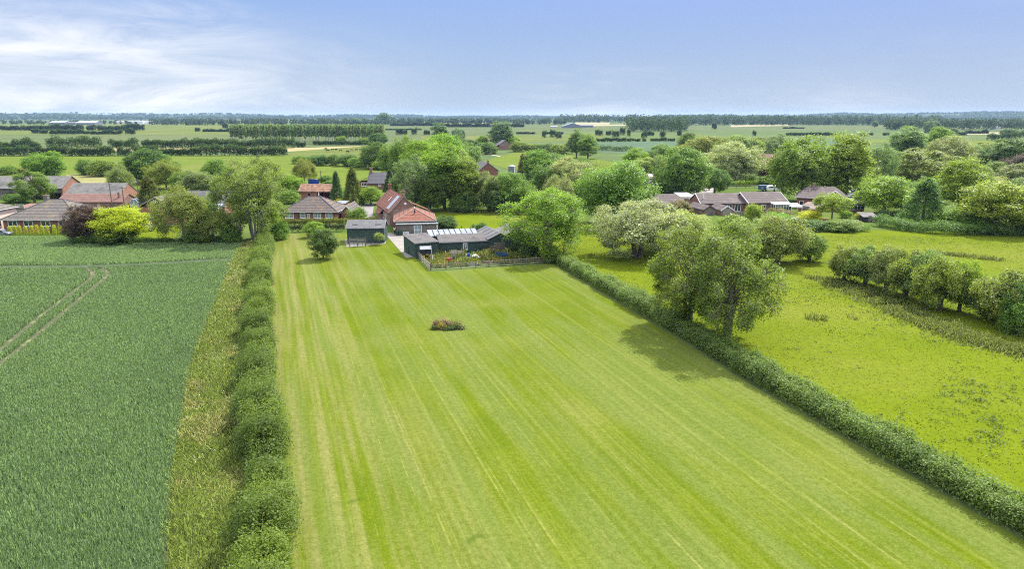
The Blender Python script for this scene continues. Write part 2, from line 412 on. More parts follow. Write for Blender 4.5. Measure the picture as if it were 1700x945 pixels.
    # shrubs, leaf down to the ground
    for k, s in (('bush', 16), ('bush2', 17)):
        rg = rg_(s); L = ell_lobes(rg, 30, 5, 1.75, 1.75, .55, .95, .2, -.8)
        A = crown(rg, L, 22, 17, .22, .19, np.array([0, 0, 1.2]), .5); A[0][:, 2] = np.abs(A[0][:, 2])
        mb = MB()
        for st in range(5):
            a = st * 1.26; mb.tube([(0, 0, -.1), (math.cos(a) * .5, math.sin(a) * .5, 1.0), (math.cos(a) * 1.1, math.sin(a) * 1.1, 2.0)], [.07, .05, .02], 5)
        proto(k, 5, 3.6, A, mb)
    # round single bush grown tight
    rg = rg_(18); L = ell_lobes(rg, 40, 4.6, 2.75, 2.35, .5, .8, .1, -.9)
    A = crown(rg, L, 26, 20, .2, .17, np.array([0, 0, 2.4]), .45)
    mb = MB().tube([(0, 0, -.1), (.05, 0, .9), (0, .05, 2.2)], [.16, .13, .08], 7); limbs(mb, rg, (0, .05, 1.0), L[::3], .06)
    proto('ball', 4.6, 5, A, mb)
    # hawthorn: leaning stems under a spread flat head
    for k, s in (('thorn', 19), ('thorn2', 20)):
        rg = rg_(s); L = ell_lobes(rg, 40, 6.2, 2.85, 2.35, .55, .95, .2, -.85)
        A = crown(rg, L, 26, 19, .24, .19, np.array([0, 0, 2.6]), .4)
        mb = MB()
        for st in range(3):
            a = st * 2.1 + rg.uniform(0, 1); tip = (math.cos(a) * .7, math.sin(a) * .5, 1.6)
            mb.tube([(math.cos(a) * .15, math.sin(a) * .15, -.1), (math.cos(a) * .25, math.sin(a) * .2, 1), tip], [.17, .13, .09], 6); limbs(mb, rg, tip, L[st::3][::2], .06)
        twigs(mb, rg, A[4], .02, .3); proto(k, 6.2, 5.3, A, mb)
    # lollipop: clear stem, light head
    rg = rg_(21); L = ell_lobes(rg, 22, 4.4, 3.9, 1.8, .5, .85, .1, -.7)
    A = crown(rg, L, 22, 16, .2, .19, np.array([0, 0, 3.2]), .5)
    mb = MB().tube([(0, 0, -.1), (.05, 0, 1.2), (0, .05, 3)], [.13, .11, .07], 7); limbs(mb, rg, (0, .05, 2.2), L[::2], .05); proto('standard', 4.4, 5.6, A, mb)

def plant(kind, bx, by, ty, wpx, color, name, label, cat='tree', group=None, rz=None, xs=1.0):
    """a tree or shrub standing at ground spot (bx,by), as tall and wide as the photograph shows"""
    cm, tm, w0, h0 = PROTO[kind]; p = g(bx, by); m = mpp(p)
    W = wpx * m; H = max(.6, zat((p[0], p[1] - W * .12), ty))
    rz = random.uniform(0, 6.28) if rz is None else rz
    e = empty(name, (p[0], p[1], 0), rz, label, cat, group)
    e.scale = (W / w0 * xs, W / w0 * xs, H / h0)
    t = link_mesh('trunk', tm, e); c = link_mesh('crown', cm, e)
    base = np.array(PAL[color] if isinstance(color, str) else color)
    c.color = c4(base * np.array([random.uniform(.9, 1.1), random.uniform(.93, 1.07), random.uniform(.85, 1.15)]))
    return e

def hedge_mesh(name, pts, width, height, dens, lsz, seed, clr=.25, rough=.25, gap=.0, mat='leaf', lump=4.0, box=.55, upn=.5, sprig=0.0, mounds=0):
    """leafy hedge along a world polyline; width/height may vary along it (lists)"""
    rg = np.random.default_rng(seed); P = np.array(pts, float); seg = np.diff(P, axis=0); L = np.hypot(seg[:, 0], seg[:, 1]); cum = np.r_[0, np.cumsum(L)]
    n = int(cum[-1] * dens); s = rg.uniform(0, cum[-1], n); i = np.clip(np.searchsorted(cum, s) - 1, 0, len(L) - 1)
    t = (s - cum[i]) / L[i]; p = P[i] + seg[i] * t[:, None]; d = seg[i] / L[i][:, None]; nr = np.stack([-d[:, 1], d[:, 0]], 1)
    wv = np.interp(s / cum[-1], np.linspace(0, 1, len(width)), width) if hasattr(width, '__len__') else np.full(n, width)
    hv = np.interp(s / cum[-1], np.linspace(0, 1, len(height)), height) if hasattr(height, '__len__') else np.full(n, height)
    nz = vnoise(s, np.zeros(n), lump, seed) - .5; nz2 = vnoise(s, np.zeros(n) + 9, lump * .37, seed + 1) - .5
    a = rg.uniform(0, np.pi, n)                    # angle around the section, 0 and pi at the ground
    nz3 = vnoise(s, a * 2.2, lump * .3, seed + 2) - .5
    k = 1 + rough * (1.3 * nz + .7 * nz2 + .9 * nz3)
    mt = np.zeros(n); side = np.zeros(n)
    if mounds:
        # a row of grown-together bushes: each its own mound, size, lean and shade of green
        km = np.full(n, .52 if mounds < 4.4 else .6); q0 = 0.0
        while q0 < cum[-1] + mounds:
            q0 += mounds * rg.uniform(.55, 1.25); rr = mounds * rg.uniform(.62, 1.05); sz = rg.uniform(.72, 1.22); of = rg.uniform(-.35, .35); tn = rg.uniform(-.28, .28)
            kk = sz * np.sqrt(np.clip(1 - ((s - q0) / rr) ** 2, 0, 1)); w_ = kk > km; km = np.where(w_, kk, km); mt = np.where(w_, tn, mt); side = np.where(w_, of, side)
        k = k * km
    ca, sa = np.cos(a), np.sin(a)
    ux = np.sign(ca) * np.abs(ca) ** box; uz = np.abs(sa) ** box
    fr = rg.uniform(.6, 1.03, n) * k
    if gap: fr = np.where(vnoise(s, np.zeros(n) + 50, lump * 1.5, seed + 3) < gap, fr * .35, fr)
    spr = (rg.random(n) < .12) * sprig * rg.random(n)
    q = np.stack([p[:, 0] + nr[:, 0] * (ux * wv / 2 * fr + side), p[:, 1] + nr[:, 1] * (ux * wv / 2 * fr + side), uz * hv * fr * .97 + .05 + spr], 1)
    on = np.stack([nr[:, 0] * ux, nr[:, 1] * ux, uz + upn * .6], 1)
    m = 8; C = np.repeat(q, m, 0) + rg.normal(size=(n * m, 3)) * np.array([clr, clr, clr * .8]); C[:, 2] = np.abs(C[:, 2])
    Nn = unit(np.repeat(unit(on), m, 0) * .8 + rg.normal(size=(n * m, 3)) * .6 + np.array([0, 0, upn * .4]))
    big = vnoise(q[:, 0], q[:, 1], 3.0, seed + 5)
    T = np.clip(np.repeat(.2 + .55 * big + mt + rg.uniform(-.15, .15, n), m) + rg.normal(size=n * m) * .16, 0, 1)
    v, f = leaves(rg, C, Nn, np.full(n * m, lsz)); return array_mesh(name, v, f, M[mat], T)
def hedge(pts, width, height, dens, lsz, seed, color, label, name='hedge', cat='hedge', group=None, px=True, **kw):
    w = [g(*p) for p in pts] if px else pts
    c = np.mean(np.array(w), 0); w = [(x - c[0], y - c[1]) for x, y in w]
    o = link_mesh(name, hedge_mesh(name, w, width, height, dens, lsz, seed, **kw), None, PAL[color] if isinstance(color, str) else color)
    o.location = (c[0], c[1], 0)
    return tag(o, label, cat, group)
# ------------------------------------------------------------------ setting: ground and fields
A0 = R(19.0)                                   # the plots run 19 degrees left of north
def grassmat(name, base, alt, dry, stripe=0.0, s_mid=.12, s_big=.03, fine=3.0, dry_amt=.5, ang=A0, bstr=.5, fieldrows=0, wear=None):
    base, alt, dry = (tuple(q * .87 for q in t_) for t_ in (base, alt, dry))
    m, nt = newmat(name); v = mapping(nt)
    vr = mapping(nt, rot=(0, 0, -ang))           # x' across the plot, y' along it
    big = noise(nt, v, s_big, 3, .5); mid = noise(nt, v, s_mid, 5, .6); fn = noise(nt, v, fine, 4, .7)
    c = mix(nt, ramp(nt, mid, .38, .62), base, alt)
    c = mix(nt, ramp(nt, big, .5 - .1 * dry_amt, .85 - .15 * dry_amt, 0, .8), c, dry)
    if stripe:
        # mowing: long thin streaks of different width along the plot, some of them dry clippings
        def streak(sx, sy, det=2):
            mp = nd(nt, 'ShaderNodeMapping'); lk(nt, vr, mp.inputs['Vector']); mp.inputs['Scale'].default_value = (sx, sy, 1)
            return noise(nt, mp.outputs[0], 1, det, .55)
        s1 = streak(.30, .028, 3); s2 = streak(1.0, .030, 4); s3 = streak(4.2, .010, 3); br = noise(nt, v, .35, 4, .6)
        c = mix(nt, ramp(nt, s1, .40, .60, 0, .62 * stripe), c, (dry[0] * .72, dry[1] * .86, dry[2] * .9))
        c = mix(nt, ramp(nt, s2, .48, .74, 0, .5 * stripe), c, dry)
        m2 = nd(nt, 'ShaderNodeMath', operation='MULTIPLY'); lk(nt, ramp(nt, s3, .56, .72, 0, .9 * stripe), m2.inputs[0]); lk(nt, ramp(nt, br, .36, .6), m2.inputs[1])
        c = mix(nt, m2.outputs[0], c, tuple(min(1, x * 1.18) for x in dry))
        # the strip by the hedge dried out more than the rest
        sx = nd(nt, 'ShaderNodeSeparateXYZ'); lk(nt, vr, sx.inputs[0])
        if wear:
            w = ramp(nt, sx.outputs[0], wear[0], wear[1], 1, 0); m3 = nd(nt, 'ShaderNodeMath', operation='MULTIPLY'); lk(nt, w, m3.inputs[0])
            lk(nt, ramp(nt, s2, .40, .60, .0, .5), m3.inputs[1]); c = mix(nt, m3.outputs[0], c, (dry[0] * 1.28, dry[1] * 1.08, dry[2] * 1.7))
    if fieldrows:
        mp = nd(nt, 'ShaderNodeMapping'); lk(nt, vr, mp.inputs['Vector']); mp.inputs['Scale'].default_value = (.012, .10, 1)
        c = mix(nt, ramp(nt, noise(nt, mp.outputs[0], 1, 3), .4, .62, 0, fieldrows), c, tuple(x * .78 for x in base))
    c = mix(nt, ramp(nt, fn, .3, .72, .0, .5), c, tuple(x * .55 for x in alt))
    if stripe:
        s4 = streak(2.4, .012, 2); c = mix(nt, ramp(nt, s4, .50, .68, 0, .16), c, tuple(x * 1.25 for x in dry)); c = mix(nt, ramp(nt, s4, .50, .32, 0, .14), c, tuple(x * .7 for x in base))
        gr = noise(nt, v, 7.5, 3, .7); c = mix(nt, ramp(nt, gr, .52, .68, 0, .5), c, tuple(x * .5 for x in base)); c = mix(nt, ramp(nt, gr, .46, .30, 0, .35), c, tuple(x * 1.35 for x in dry))
        # lusher grass where old fungus rings grow
        for (rx, ry), rr in ((g(572, 822), 1.15), (g(800, 905), .8)):
            dv = nd(nt, 'ShaderNodeVectorMath', operation='DISTANCE'); lk(nt, v, dv.inputs[0]); dv.inputs[1].default_value = (rx, ry, .028)
            a1 = ramp(nt, dv.outputs['Value'], rr * .6, rr, 0, 1); a2 = ramp(nt, dv.outputs['Value'], rr * 1.05, rr * 1.6, 1, 0)
            m4 = nd(nt, 'ShaderNodeMath', operation='MULTIPLY'); lk(nt, a1, m4.inputs[0]); lk(nt, a2, m4.inputs[1]); m5 = nd(nt, 'ShaderNodeMath', operation='MULTIPLY'); lk(nt, m4.outputs[0], m5.inputs[0]); lk(nt, ramp(nt, br, .48, .62, 0, .55), m5.inputs[1])
            c = mix(nt, m5.outputs[0], c, (base[0] * .45, base[1] * .62, base[2] * 1.5))
    return finish(m, nt, c, 1.0, .03, fn, bstr, .12)
GM = {}
GM['ground'] = grassmat('farmland', (.105, .145, .042), (.085, .125, .045), (.17, .19, .075), 0, .004, .0012, .05, fieldrows=.4)
GM['village'] = grassmat('garden_grass', (.095, .145, .025), (.075, .12, .022), (.15, .16, .05), 0, .15, .04)
GM['lawn'] = grassmat('mown_grass', (.088, .128, .004), (.106, .146, .005), (.185, .194, .050), 1.0, .16, .05, 2.2, .5, wear=(0.5, 14))
GM['pasture'] = grassmat('pasture_grass', (.110, .152, .005), (.128, .168, .006), (.168, .185, .026), 0, .14, .035, 1.6, .5)
GM['verge'] = grassmat('rough_grass', (.150, .200, .032), (.175, .21, .045), (.30, .28, .12), 0, .35, .16, 3, .7)
GM['soil'] = grassmat('crop_floor', (.070, .110, .045), (.080, .12, .05), (.10, .13, .05), 0, .5, .05, 4, .3)
GM['track'] = mottled('bare_soil', (.075, .072, .038), (.052, .058, .026), 2, (.16, .17, .06), .5)
GM['shade_track'] = mottled('painted_shade_soil', (.045, .065, .03), (.035, .05, .022), 2, (.06, .08, .035), .5)  # shadow of the crop wall on the headland, put into the soil colour
GM['meadow'] = grassmat('meadow_grass', (.110, .145, .030), (.125, .155, .036), (.18, .18, .06), 0, .03, .008, .25, .6, fieldrows=.5)
GM['meadow2'] = grassmat('bright_meadow', (.110, .155, .018), (.125, .168, .022), (.17, .18, .05), 0, .05, .01, .3, .4, fieldrows=.3)
GM['dull'] = grassmat('crop_green', (.098, .130, .048), (.112, .140, .052), (.15, .165, .068), 0, .012, .003, .08, .6, fieldrows=.7)
GM['bluish'] = grassmat('bluish_crop', (.085, .135, .075), (.095, .145, .08), (.13, .16, .075), 0, .012, .003, .08, .4, fieldrows=.5)
GM['straw'] = grassmat('straw_field', (.31, .26, .12), (.34, .28, .14), (.26, .235, .10), 0, .03, .008, .2, .5)
GM['pale_straw'] = grassmat('pale_straw', (.33, .30, .18), (.30, .27, .16), (.27, .25, .13), 0, .02, .006, .2, .5)
GM['pink'] = grassmat('dry_meadow', (.28, .25, .11), (.22, .23, .08), (.34, .28, .15), 0, .06, .02, .3, .6)
GM['tarmac'] = mottled('tarmac', (.17, .155, .155), (.20, .185, .18), 1.5, (.23, .21, .2), .3, bstr=.1)
GM['gravel'] = mottled('gravel', (.40, .32, .26), (.46, .38, .31), 2, (.34, .27, .22), .3)

def sheet(name, pts, z, mat, px=True):
    p = [g(*q) for q in pts] if px else pts
    me = bpy.data.meshes.new(name); me.from_pydata([(x, y, z) for x, y in p], [], [tuple(range(len(p)))]); me.materials.append(mat)
    if me.polygons[0].normal.z < 0: me.flip_normals()
    o = bpy.data.objects.new(name, me); col.objects.link(o); return tag(o, kind='structure')

LAWN = [(440, 396), (470, 388), (577, 388), (640, 390), (674, 429), (690, 428), (714, 452), (915, 438), (926, 444), (1100, 548), (1230, 630), (1700, 900), (1850, 985), (470, 985), (455, 700), (440, 500)]
CROP = [(276, 985), (283, 800), (318, 600), (383, 442), (402, 408), (396, 402), (250, 400), (0, 393), (-420, 393), (-900, 985)]
VERGE = [(276, 985), (283, 800), (318, 600), (383, 442), (404, 402), (445, 396), (440, 500), (450, 700), (455, 985)]
PAST = [(926, 440), (1100, 542), (1230, 622), (1700, 886), (1850, 975), (2600, 975), (2300, 378), (1500, 384), (1330, 380), (1080, 400), (980, 372), (860, 346), (712, 348), (726, 384), (800, 392), (860, 420)]
def build_ground():
    n = 24; S = 11000
    vs = [(-S + 2 * S * i / n, -600 + (S + 600) * j / n, 0) for j in range(n + 1) for i in range(n + 1)]
    fs = [(j * (n + 1) + i, j * (n + 1) + i + 1, (j + 1) * (n + 1) + i + 1, (j + 1) * (n + 1) + i) for j in range(n) for i in range(n)]
    mb = MB().add(vs, fs); o = mb.build('ground', GM['ground']); tag(o, kind='structure')
    sheet('village_ground', [(-900, 330), (-700, 306), (600, 306), (690, 290), (900, 300), (1100, 300), (1300, 290), (1900, 290), (2400, 420), (-1200, 420)], .010, GM['village'])
    sheet('crop_ground', CROP, .016, GM['soil']); sheet('verge', VERGE, .022, GM['verge'])
    sheet('lawn', LAWN, .028, GM['lawn']); sheet('pasture', PAST, .034, GM['pasture'])
    sheet('garden_lawn', [(218, 397), (292, 397), (300, 378), (255, 375), (225, 380)], .03, GM['pasture'])
    sheet('driveway', [(637, 386), (674, 428), (692, 427), (690, 405), (720, 394), (800, 390), (735, 378), (722, 391), (660, 391), (655, 388)], .044, M['concrete'])
    sheet('road', [(593, 338), (622, 338), (619, 352), (617, 372), (606, 361), (600, 350)], .04, GM['tarmac'])
    sheet('yard', [(515, 331), (558, 328), (560, 336), (552, 343), (530, 343)], .04, GM['gravel'])
    sheet('patio', [(236, 374.5), (285, 374.5), (284, 371), (238, 371)], .05, M['concrete'])
    sheet('car_park', [(1120, 312), (1185, 312), (1180, 331), (1128, 331)], .04, M['concrete'])
    sheet('track', smooth_track([(800, 255), (822, 258), (845, 263), (866, 269), (880, 275)], 1.6), .03, GM['gravel'], px=False)
    sheet('shed_base', [(572, 398), (576, 411), (640, 405), (642, 396)], .06, M['concrete'])
    # farmland beyond the village
    sheet('meadow', [(-900, 258.5), (470, 258.5), (640, 262), (700, 275), (700, 312), (-900, 312)], .030, GM['meadow2'])
    sheet('cattle_meadow', [(470, 259), (500, 250), (600, 242), (700, 240), (700, 276), (640, 263)], .034, GM['meadow'])
    sheet('barn_paddock', [(112, 304), (200, 304), (240, 296), (200, 288), (110, 290)], .036, GM['pink'])
    sheet('straw_strip', [(46, 251.5), (48, 245.5), (520, 245), (590, 241.5), (600, 243), (480, 251.5)], .036, GM['straw'])
    sheet('west_field', [(-900, 258), (-900, 224), (640, 224), (640, 241), (520, 244.8), (48, 245.3), (20, 258)], .040, GM['dull'])
    sheet('far_west_field', [(-900, 223.5), (-900, 206), (640, 206.5), (640, 223.5)], .06, GM['meadow'])
    sheet('centre_field', [(640, 209), (900, 209), (900, 250), (640, 241)], .06, GM['dull'])
    sheet('centre_band', [(700, 226), (905, 224), (1000, 222), (1000, 231), (890, 236), (700, 236)], .08, GM['meadow'])
    sheet('triangle_meadow', [(800, 268), (880, 246), (985, 262), (1105, 290), (1060, 312), (960, 300), (880, 292)], .05, GM['meadow2'])
    sheet('east_field', [(900, 206), (1900, 206), (1900, 216), (900, 218)], .07, GM['dull'])
    sheet('east_crop', [(985, 236), (1400, 230), (1400, 250), (1150, 262), (985, 252)], .07, GM['bluish'])
    sheet('east_pasture', [(1390, 231.5), (1470, 231.5), (1480, 237), (1390, 238)], .09, GM['meadow2'])
    sheet('emerald_field', [(1605, 233.5), (1720, 233.5), (1720, 245), (1600, 245)], .09, GM['meadow2'])
    sheet('far_straw', [(676, 202.4), (800, 203), (868, 205.5), (868, 207.2), (690, 205.6)], .3, GM['straw'])
    sheet('pale_field', [(1610, 219.5), (1760, 219), (1760, 223), (1600, 223.5)], .12, GM['pale_straw'])
    sheet('wheat_patch', [(1213, 207.5), (1310, 206.3), (1310, 208.6), (1213, 211)], .2, GM['pale_straw'])
    sheet('stubble_patch', [(955, 203), (1012, 203), (1012, 206.5), (955, 207)], .2, GM['pale_straw'])
    sheet('stubble_band', [(985, 207), (1040, 206.4), (1040, 208.4), (985, 209.5)], .2, GM['pale_straw'])
    sheet('field_edge', smooth_track([(276, 985), (283, 800), (318, 600), (383, 442)], .42), .026, GM['track'], px=False)
    # tramlines: bare soil between the crop rows; the wide headland one has painted shade
    for t, w in TRAM: sheet('tramline', smooth_track(t, w), .024, GM['track'] if w < 2 else GM['shade_track'], px=False)
TRAM = [([(-120, 676), (0, 583), (60, 533), (120, 487), (150, 464), (154, 455), (146, 448), (125, 445)], .9),
        ([(-120, 700), (0, 607), (50, 567), (110, 517), (160, 475), (178, 459), (177, 452), (166, 446), (150, 443)], .9),
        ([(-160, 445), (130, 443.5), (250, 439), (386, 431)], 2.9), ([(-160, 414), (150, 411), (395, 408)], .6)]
def smooth_track(pts, w):
    s = smooth_line([g(*p) for p in pts], 8); l = []; r = []
    for i, p in enumerate(s):
        a = np.array(s[max(i - 1, 0)]); b = np.array(s[min(i + 1, len(s) - 1)]); d = (b - a) / (np.linalg.norm(b - a) + 1e-9); nrm = np.array([-d[1], d[0]]) * w / 2
        l.append(tuple(np.array(p) + nrm)); r.append(tuple(np.array(p) - nrm))
    return l + r[::-1]

def stuff(name, arrs, tint, mat, color):
    v = np.concatenate([a[0] for a in arrs]); o = 0; fs = []
    for a in arrs: fs.append(a[1] + o); o += len(a[0])
    me = array_mesh(name, v, np.concatenate(fs), M[mat], np.concatenate(tint)); ob = link_mesh(name, me, None, color)
    return tag(ob, kind='stuff')
def scatter(rg, poly_px, dens, clip=None):
    P = np.array([g(*q) for q in poly_px]); lo, hi = P.min(0), P.max(0)
    if clip: lo = np.maximum(lo, clip[:2]); hi = np.minimum(hi, clip[2:])
    n = int(dens * (hi[0] - lo[0]) * (hi[1] - lo[1])); x = rg.uniform(lo[0], hi[0], n); y = rg.uniform(lo[1], hi[1], n)
    k = inpoly(x, y, [tuple(q) for q in P])
    # keep only what the wider view can hold
    d = y * CP + CAMH * SP; k &= np.abs(x) < d * .80 + 4; k &= y > 30
    return x[k], y[k]
def build_cover():
    rg = np.random.default_rng(77)
    # crop: near rows dense, farther rows thinner and broader
    x, y = scatter(rg, CROP, 105); k = rg.random(len(x)) < np.clip(70 / y, .45, 1); x, y = x[k], y[k]
    ok = np.ones(len(x), bool)
    for t, w in TRAM: ok &= distline(x, y, smooth_line([g(*p) for p in t], 8)) > w * (.56 + rg.uniform(-.12, .12, len(x)))
    ok &= ~((vnoise(x, y, 2.2, 3) > .90) & (rg.random(len(x)) < .5))
    x, y = x[ok], y[ok]; n = len(x)
    h = .40 + .10 * vnoise(x, y, 6, 1) + rg.normal(size=n) * .035; h *= np.where(y > 119, .8, 1); w = np.clip(.028 + y * .0008, .05, .14) * rg.uniform(.7, 1.3, n)
    a = blades(rg, x, y, h, w, .02, .16)
    t = np.clip(.30 + .30 * vnoise(x, y, 9, 8) + .15 * vnoise(x, y, 1.7, 9) + rg.normal(size=n) * .22 + np.where(y > 121, .3, 0), 0, 1)
    stuff('wheat', [a], [t], 'blade', (.178, .290, .122))
    # rough grass of the verge: lush, straw and weedy patches, white flower heads
    x, y = scatter(rg, VERGE, 130); n = len(x); pat = vnoise(x, y, 4.5, 21) * .6 + vnoise(x, y, 1.4, 22) * .4; dry = rg.random(n) < np.clip((pat - .52) * 2.6, .02, .6)
    h = rg.uniform(.18, .6, n) * (.6 + .8 * vnoise(x, y, 3, 5)); w = np.clip(.03 + y * .0007, .05, .12)
    for sel, nm, c in ((~dry, 'grass', (.165, .228, .046)), (dry, 'dry_grass', (.30, .295, .125))):
        stuff(nm, [blades(rg, x[sel], y[sel], h[sel], w[sel], 0, .45)], [np.clip(.5 + rg.normal(size=sel.sum()) * .25, 0, 1)], 'blade', c)
    k = (vnoise(x, y, 5, 31) > .55) & (rg.random(n) < .006); q = np.repeat(np.stack([x[k], y[k], h[k] + .25], 1), 4, 0); q += rg.normal(size=q.shape) * .1
    v, f = leaves(rg, q, unit(rg.normal(size=q.shape) * .3 + np.array([0, 0, 1])), np.full(len(q), .07), 1)
    stuff('cow_parsley', [(v, f)], [rg.random(len(q))], 'blade', (.45, .46, .34))
    # pasture sward
    x, y = scatter(rg, PAST, 9, (0, 30, 140, 150)); n = len(x)
    tall = vnoise(x, y, 8, 41) * .6 + vnoise(x, y, 2.2, 42) * .4
    h = .03 + .2 * np.clip(tall - .5, 0, 1) + rg.uniform(0, .04, n)
    stuff('pasture_sward', [blades(rg, x, y, h, np.full(n, .14), .03, .6)], [np.clip(.5 + (vnoise(x, y, 6, 43) - .5) * .5 + rg.normal(size=n) * .2, 0, 1)], 'blade', (.125, .172, .010))
    # dark broad leaved weeds dotted over the pasture
    C = []
    for cx, cy, rx, ry, n in ((1400, 470, 90, 28, 60), (1470, 520, 70, 25, 60), (1620, 650, 75, 38, 60), (1330, 600, 90, 40, 20), (1560, 560, 110, 30, 40), (1500, 700, 150, 60, 20), (1640, 720, 60, 40, 40), (1480, 440, 120, 30, 60), (1020, 480, 60, 30, 20), (1400, 400, 100, 12, 50), (1600, 400, 100, 12, 40)):
        for _ in range(n):
            p = g(cx + rg.normal() * rx * .5, cy + rg.normal() * ry * .5); s = rg.uniform(.14, .42)
            q = rg.normal(size=(14, 3)) * np.array([s, s, .10]); q[:, 2] = np.abs(q[:, 2]) + .08; C.append(q * (1 if True else 0) + np.array([p[0], p[1], 0]))
    C = np.concatenate(C); C = C[inpoly(C[:, 0], C[:, 1], [g(*q) for q in PAST])]; v, f = leaves(rg, C, unit(rg.normal(size=C.shape) * .6 + np.array([0, 0, .7])), np.full(len(C), .17))
    stuff('pasture_weeds', [(v, f)], [rg.random(len(C))], 'leaf', (.095, .140, .022))
    # long rough grass below the row of small trees
    arr = []; tt = []
    for pts, w, d in (([(1385, 470), (1450, 496), (1530, 530), (1610, 560), (1720, 590)], 5, 70), ([(1480, 515), (1560, 545), (1640, 570), (1720, 585)], 3, 70), ([(1345, 530), (1420, 532)], 1.6, 40), ([(1340, 462), (1420, 470)], 1.5, 40), ([(1540, 420), (1660, 433)], 2.2, 50), ([(780, 351), (850, 356)], 5, 25), ([(830, 362), (850, 362)], 3, 25)):
        L = smooth_line([g(*p) for p in pts], 6); P = np.array(L); n = int(sum(np.hypot(*(P[i + 1] - P[i])) for i in range(len(P) - 1)) * w * d)
        i = rg.integers(0, len(P) - 1, n); t = rg.random(n)[:, None]; q = P[i] + (P[i + 1] - P[i]) * t + rg.normal(size=(n, 2)) * w * .3
        ok = vnoise(q[:, 0], q[:, 1], 2, 61) > .3; q = q[ok]; arr.append(blades(rg, q[:, 0], q[:, 1], rg.uniform(.25, .75, len(q)), np.full(len(q), .12), 0, .4)); tt.append(np.clip(.4 + rg.normal(size=len(q)) * .25, 0, 1))
    stuff('long_grass', arr, tt, 'blade', (.165, .205, .045))
    # tall weeds of the fenced yard
    x, y = scatter(rg, [(697, 424), (716, 446), (915, 433), (905, 420), (862, 417), (800, 419), (735, 418)], 34)
    k = vnoise(x, y, 1.6, 71) > .34; x, y = x[k], y[k]; n = len(x); h = rg.uniform(.25, 1.0, n) * (.5 + vnoise(x, y, 2, 72))
    hot = vnoise(x, y, 1.2, 73) > .64
    stuff('yard_weeds', [blades(rg, x[~hot], y[~hot], h[~hot], np.full((~hot).sum(), .16), 0, .35)], [np.clip(.5 + rg.normal(size=(~hot).sum()) * .3, 0, 1)], 'blade', (.135, .175, .028))
    stuff('flowering_weeds', [blades(rg, x[hot], y[hot], h[hot] * 1.1, np.full(hot.sum(), .16), 0, .35)], [np.clip(.5 + rg.normal(size=hot.sum()) * .3, 0, 1)], 'blade', (.26, .24, .05))
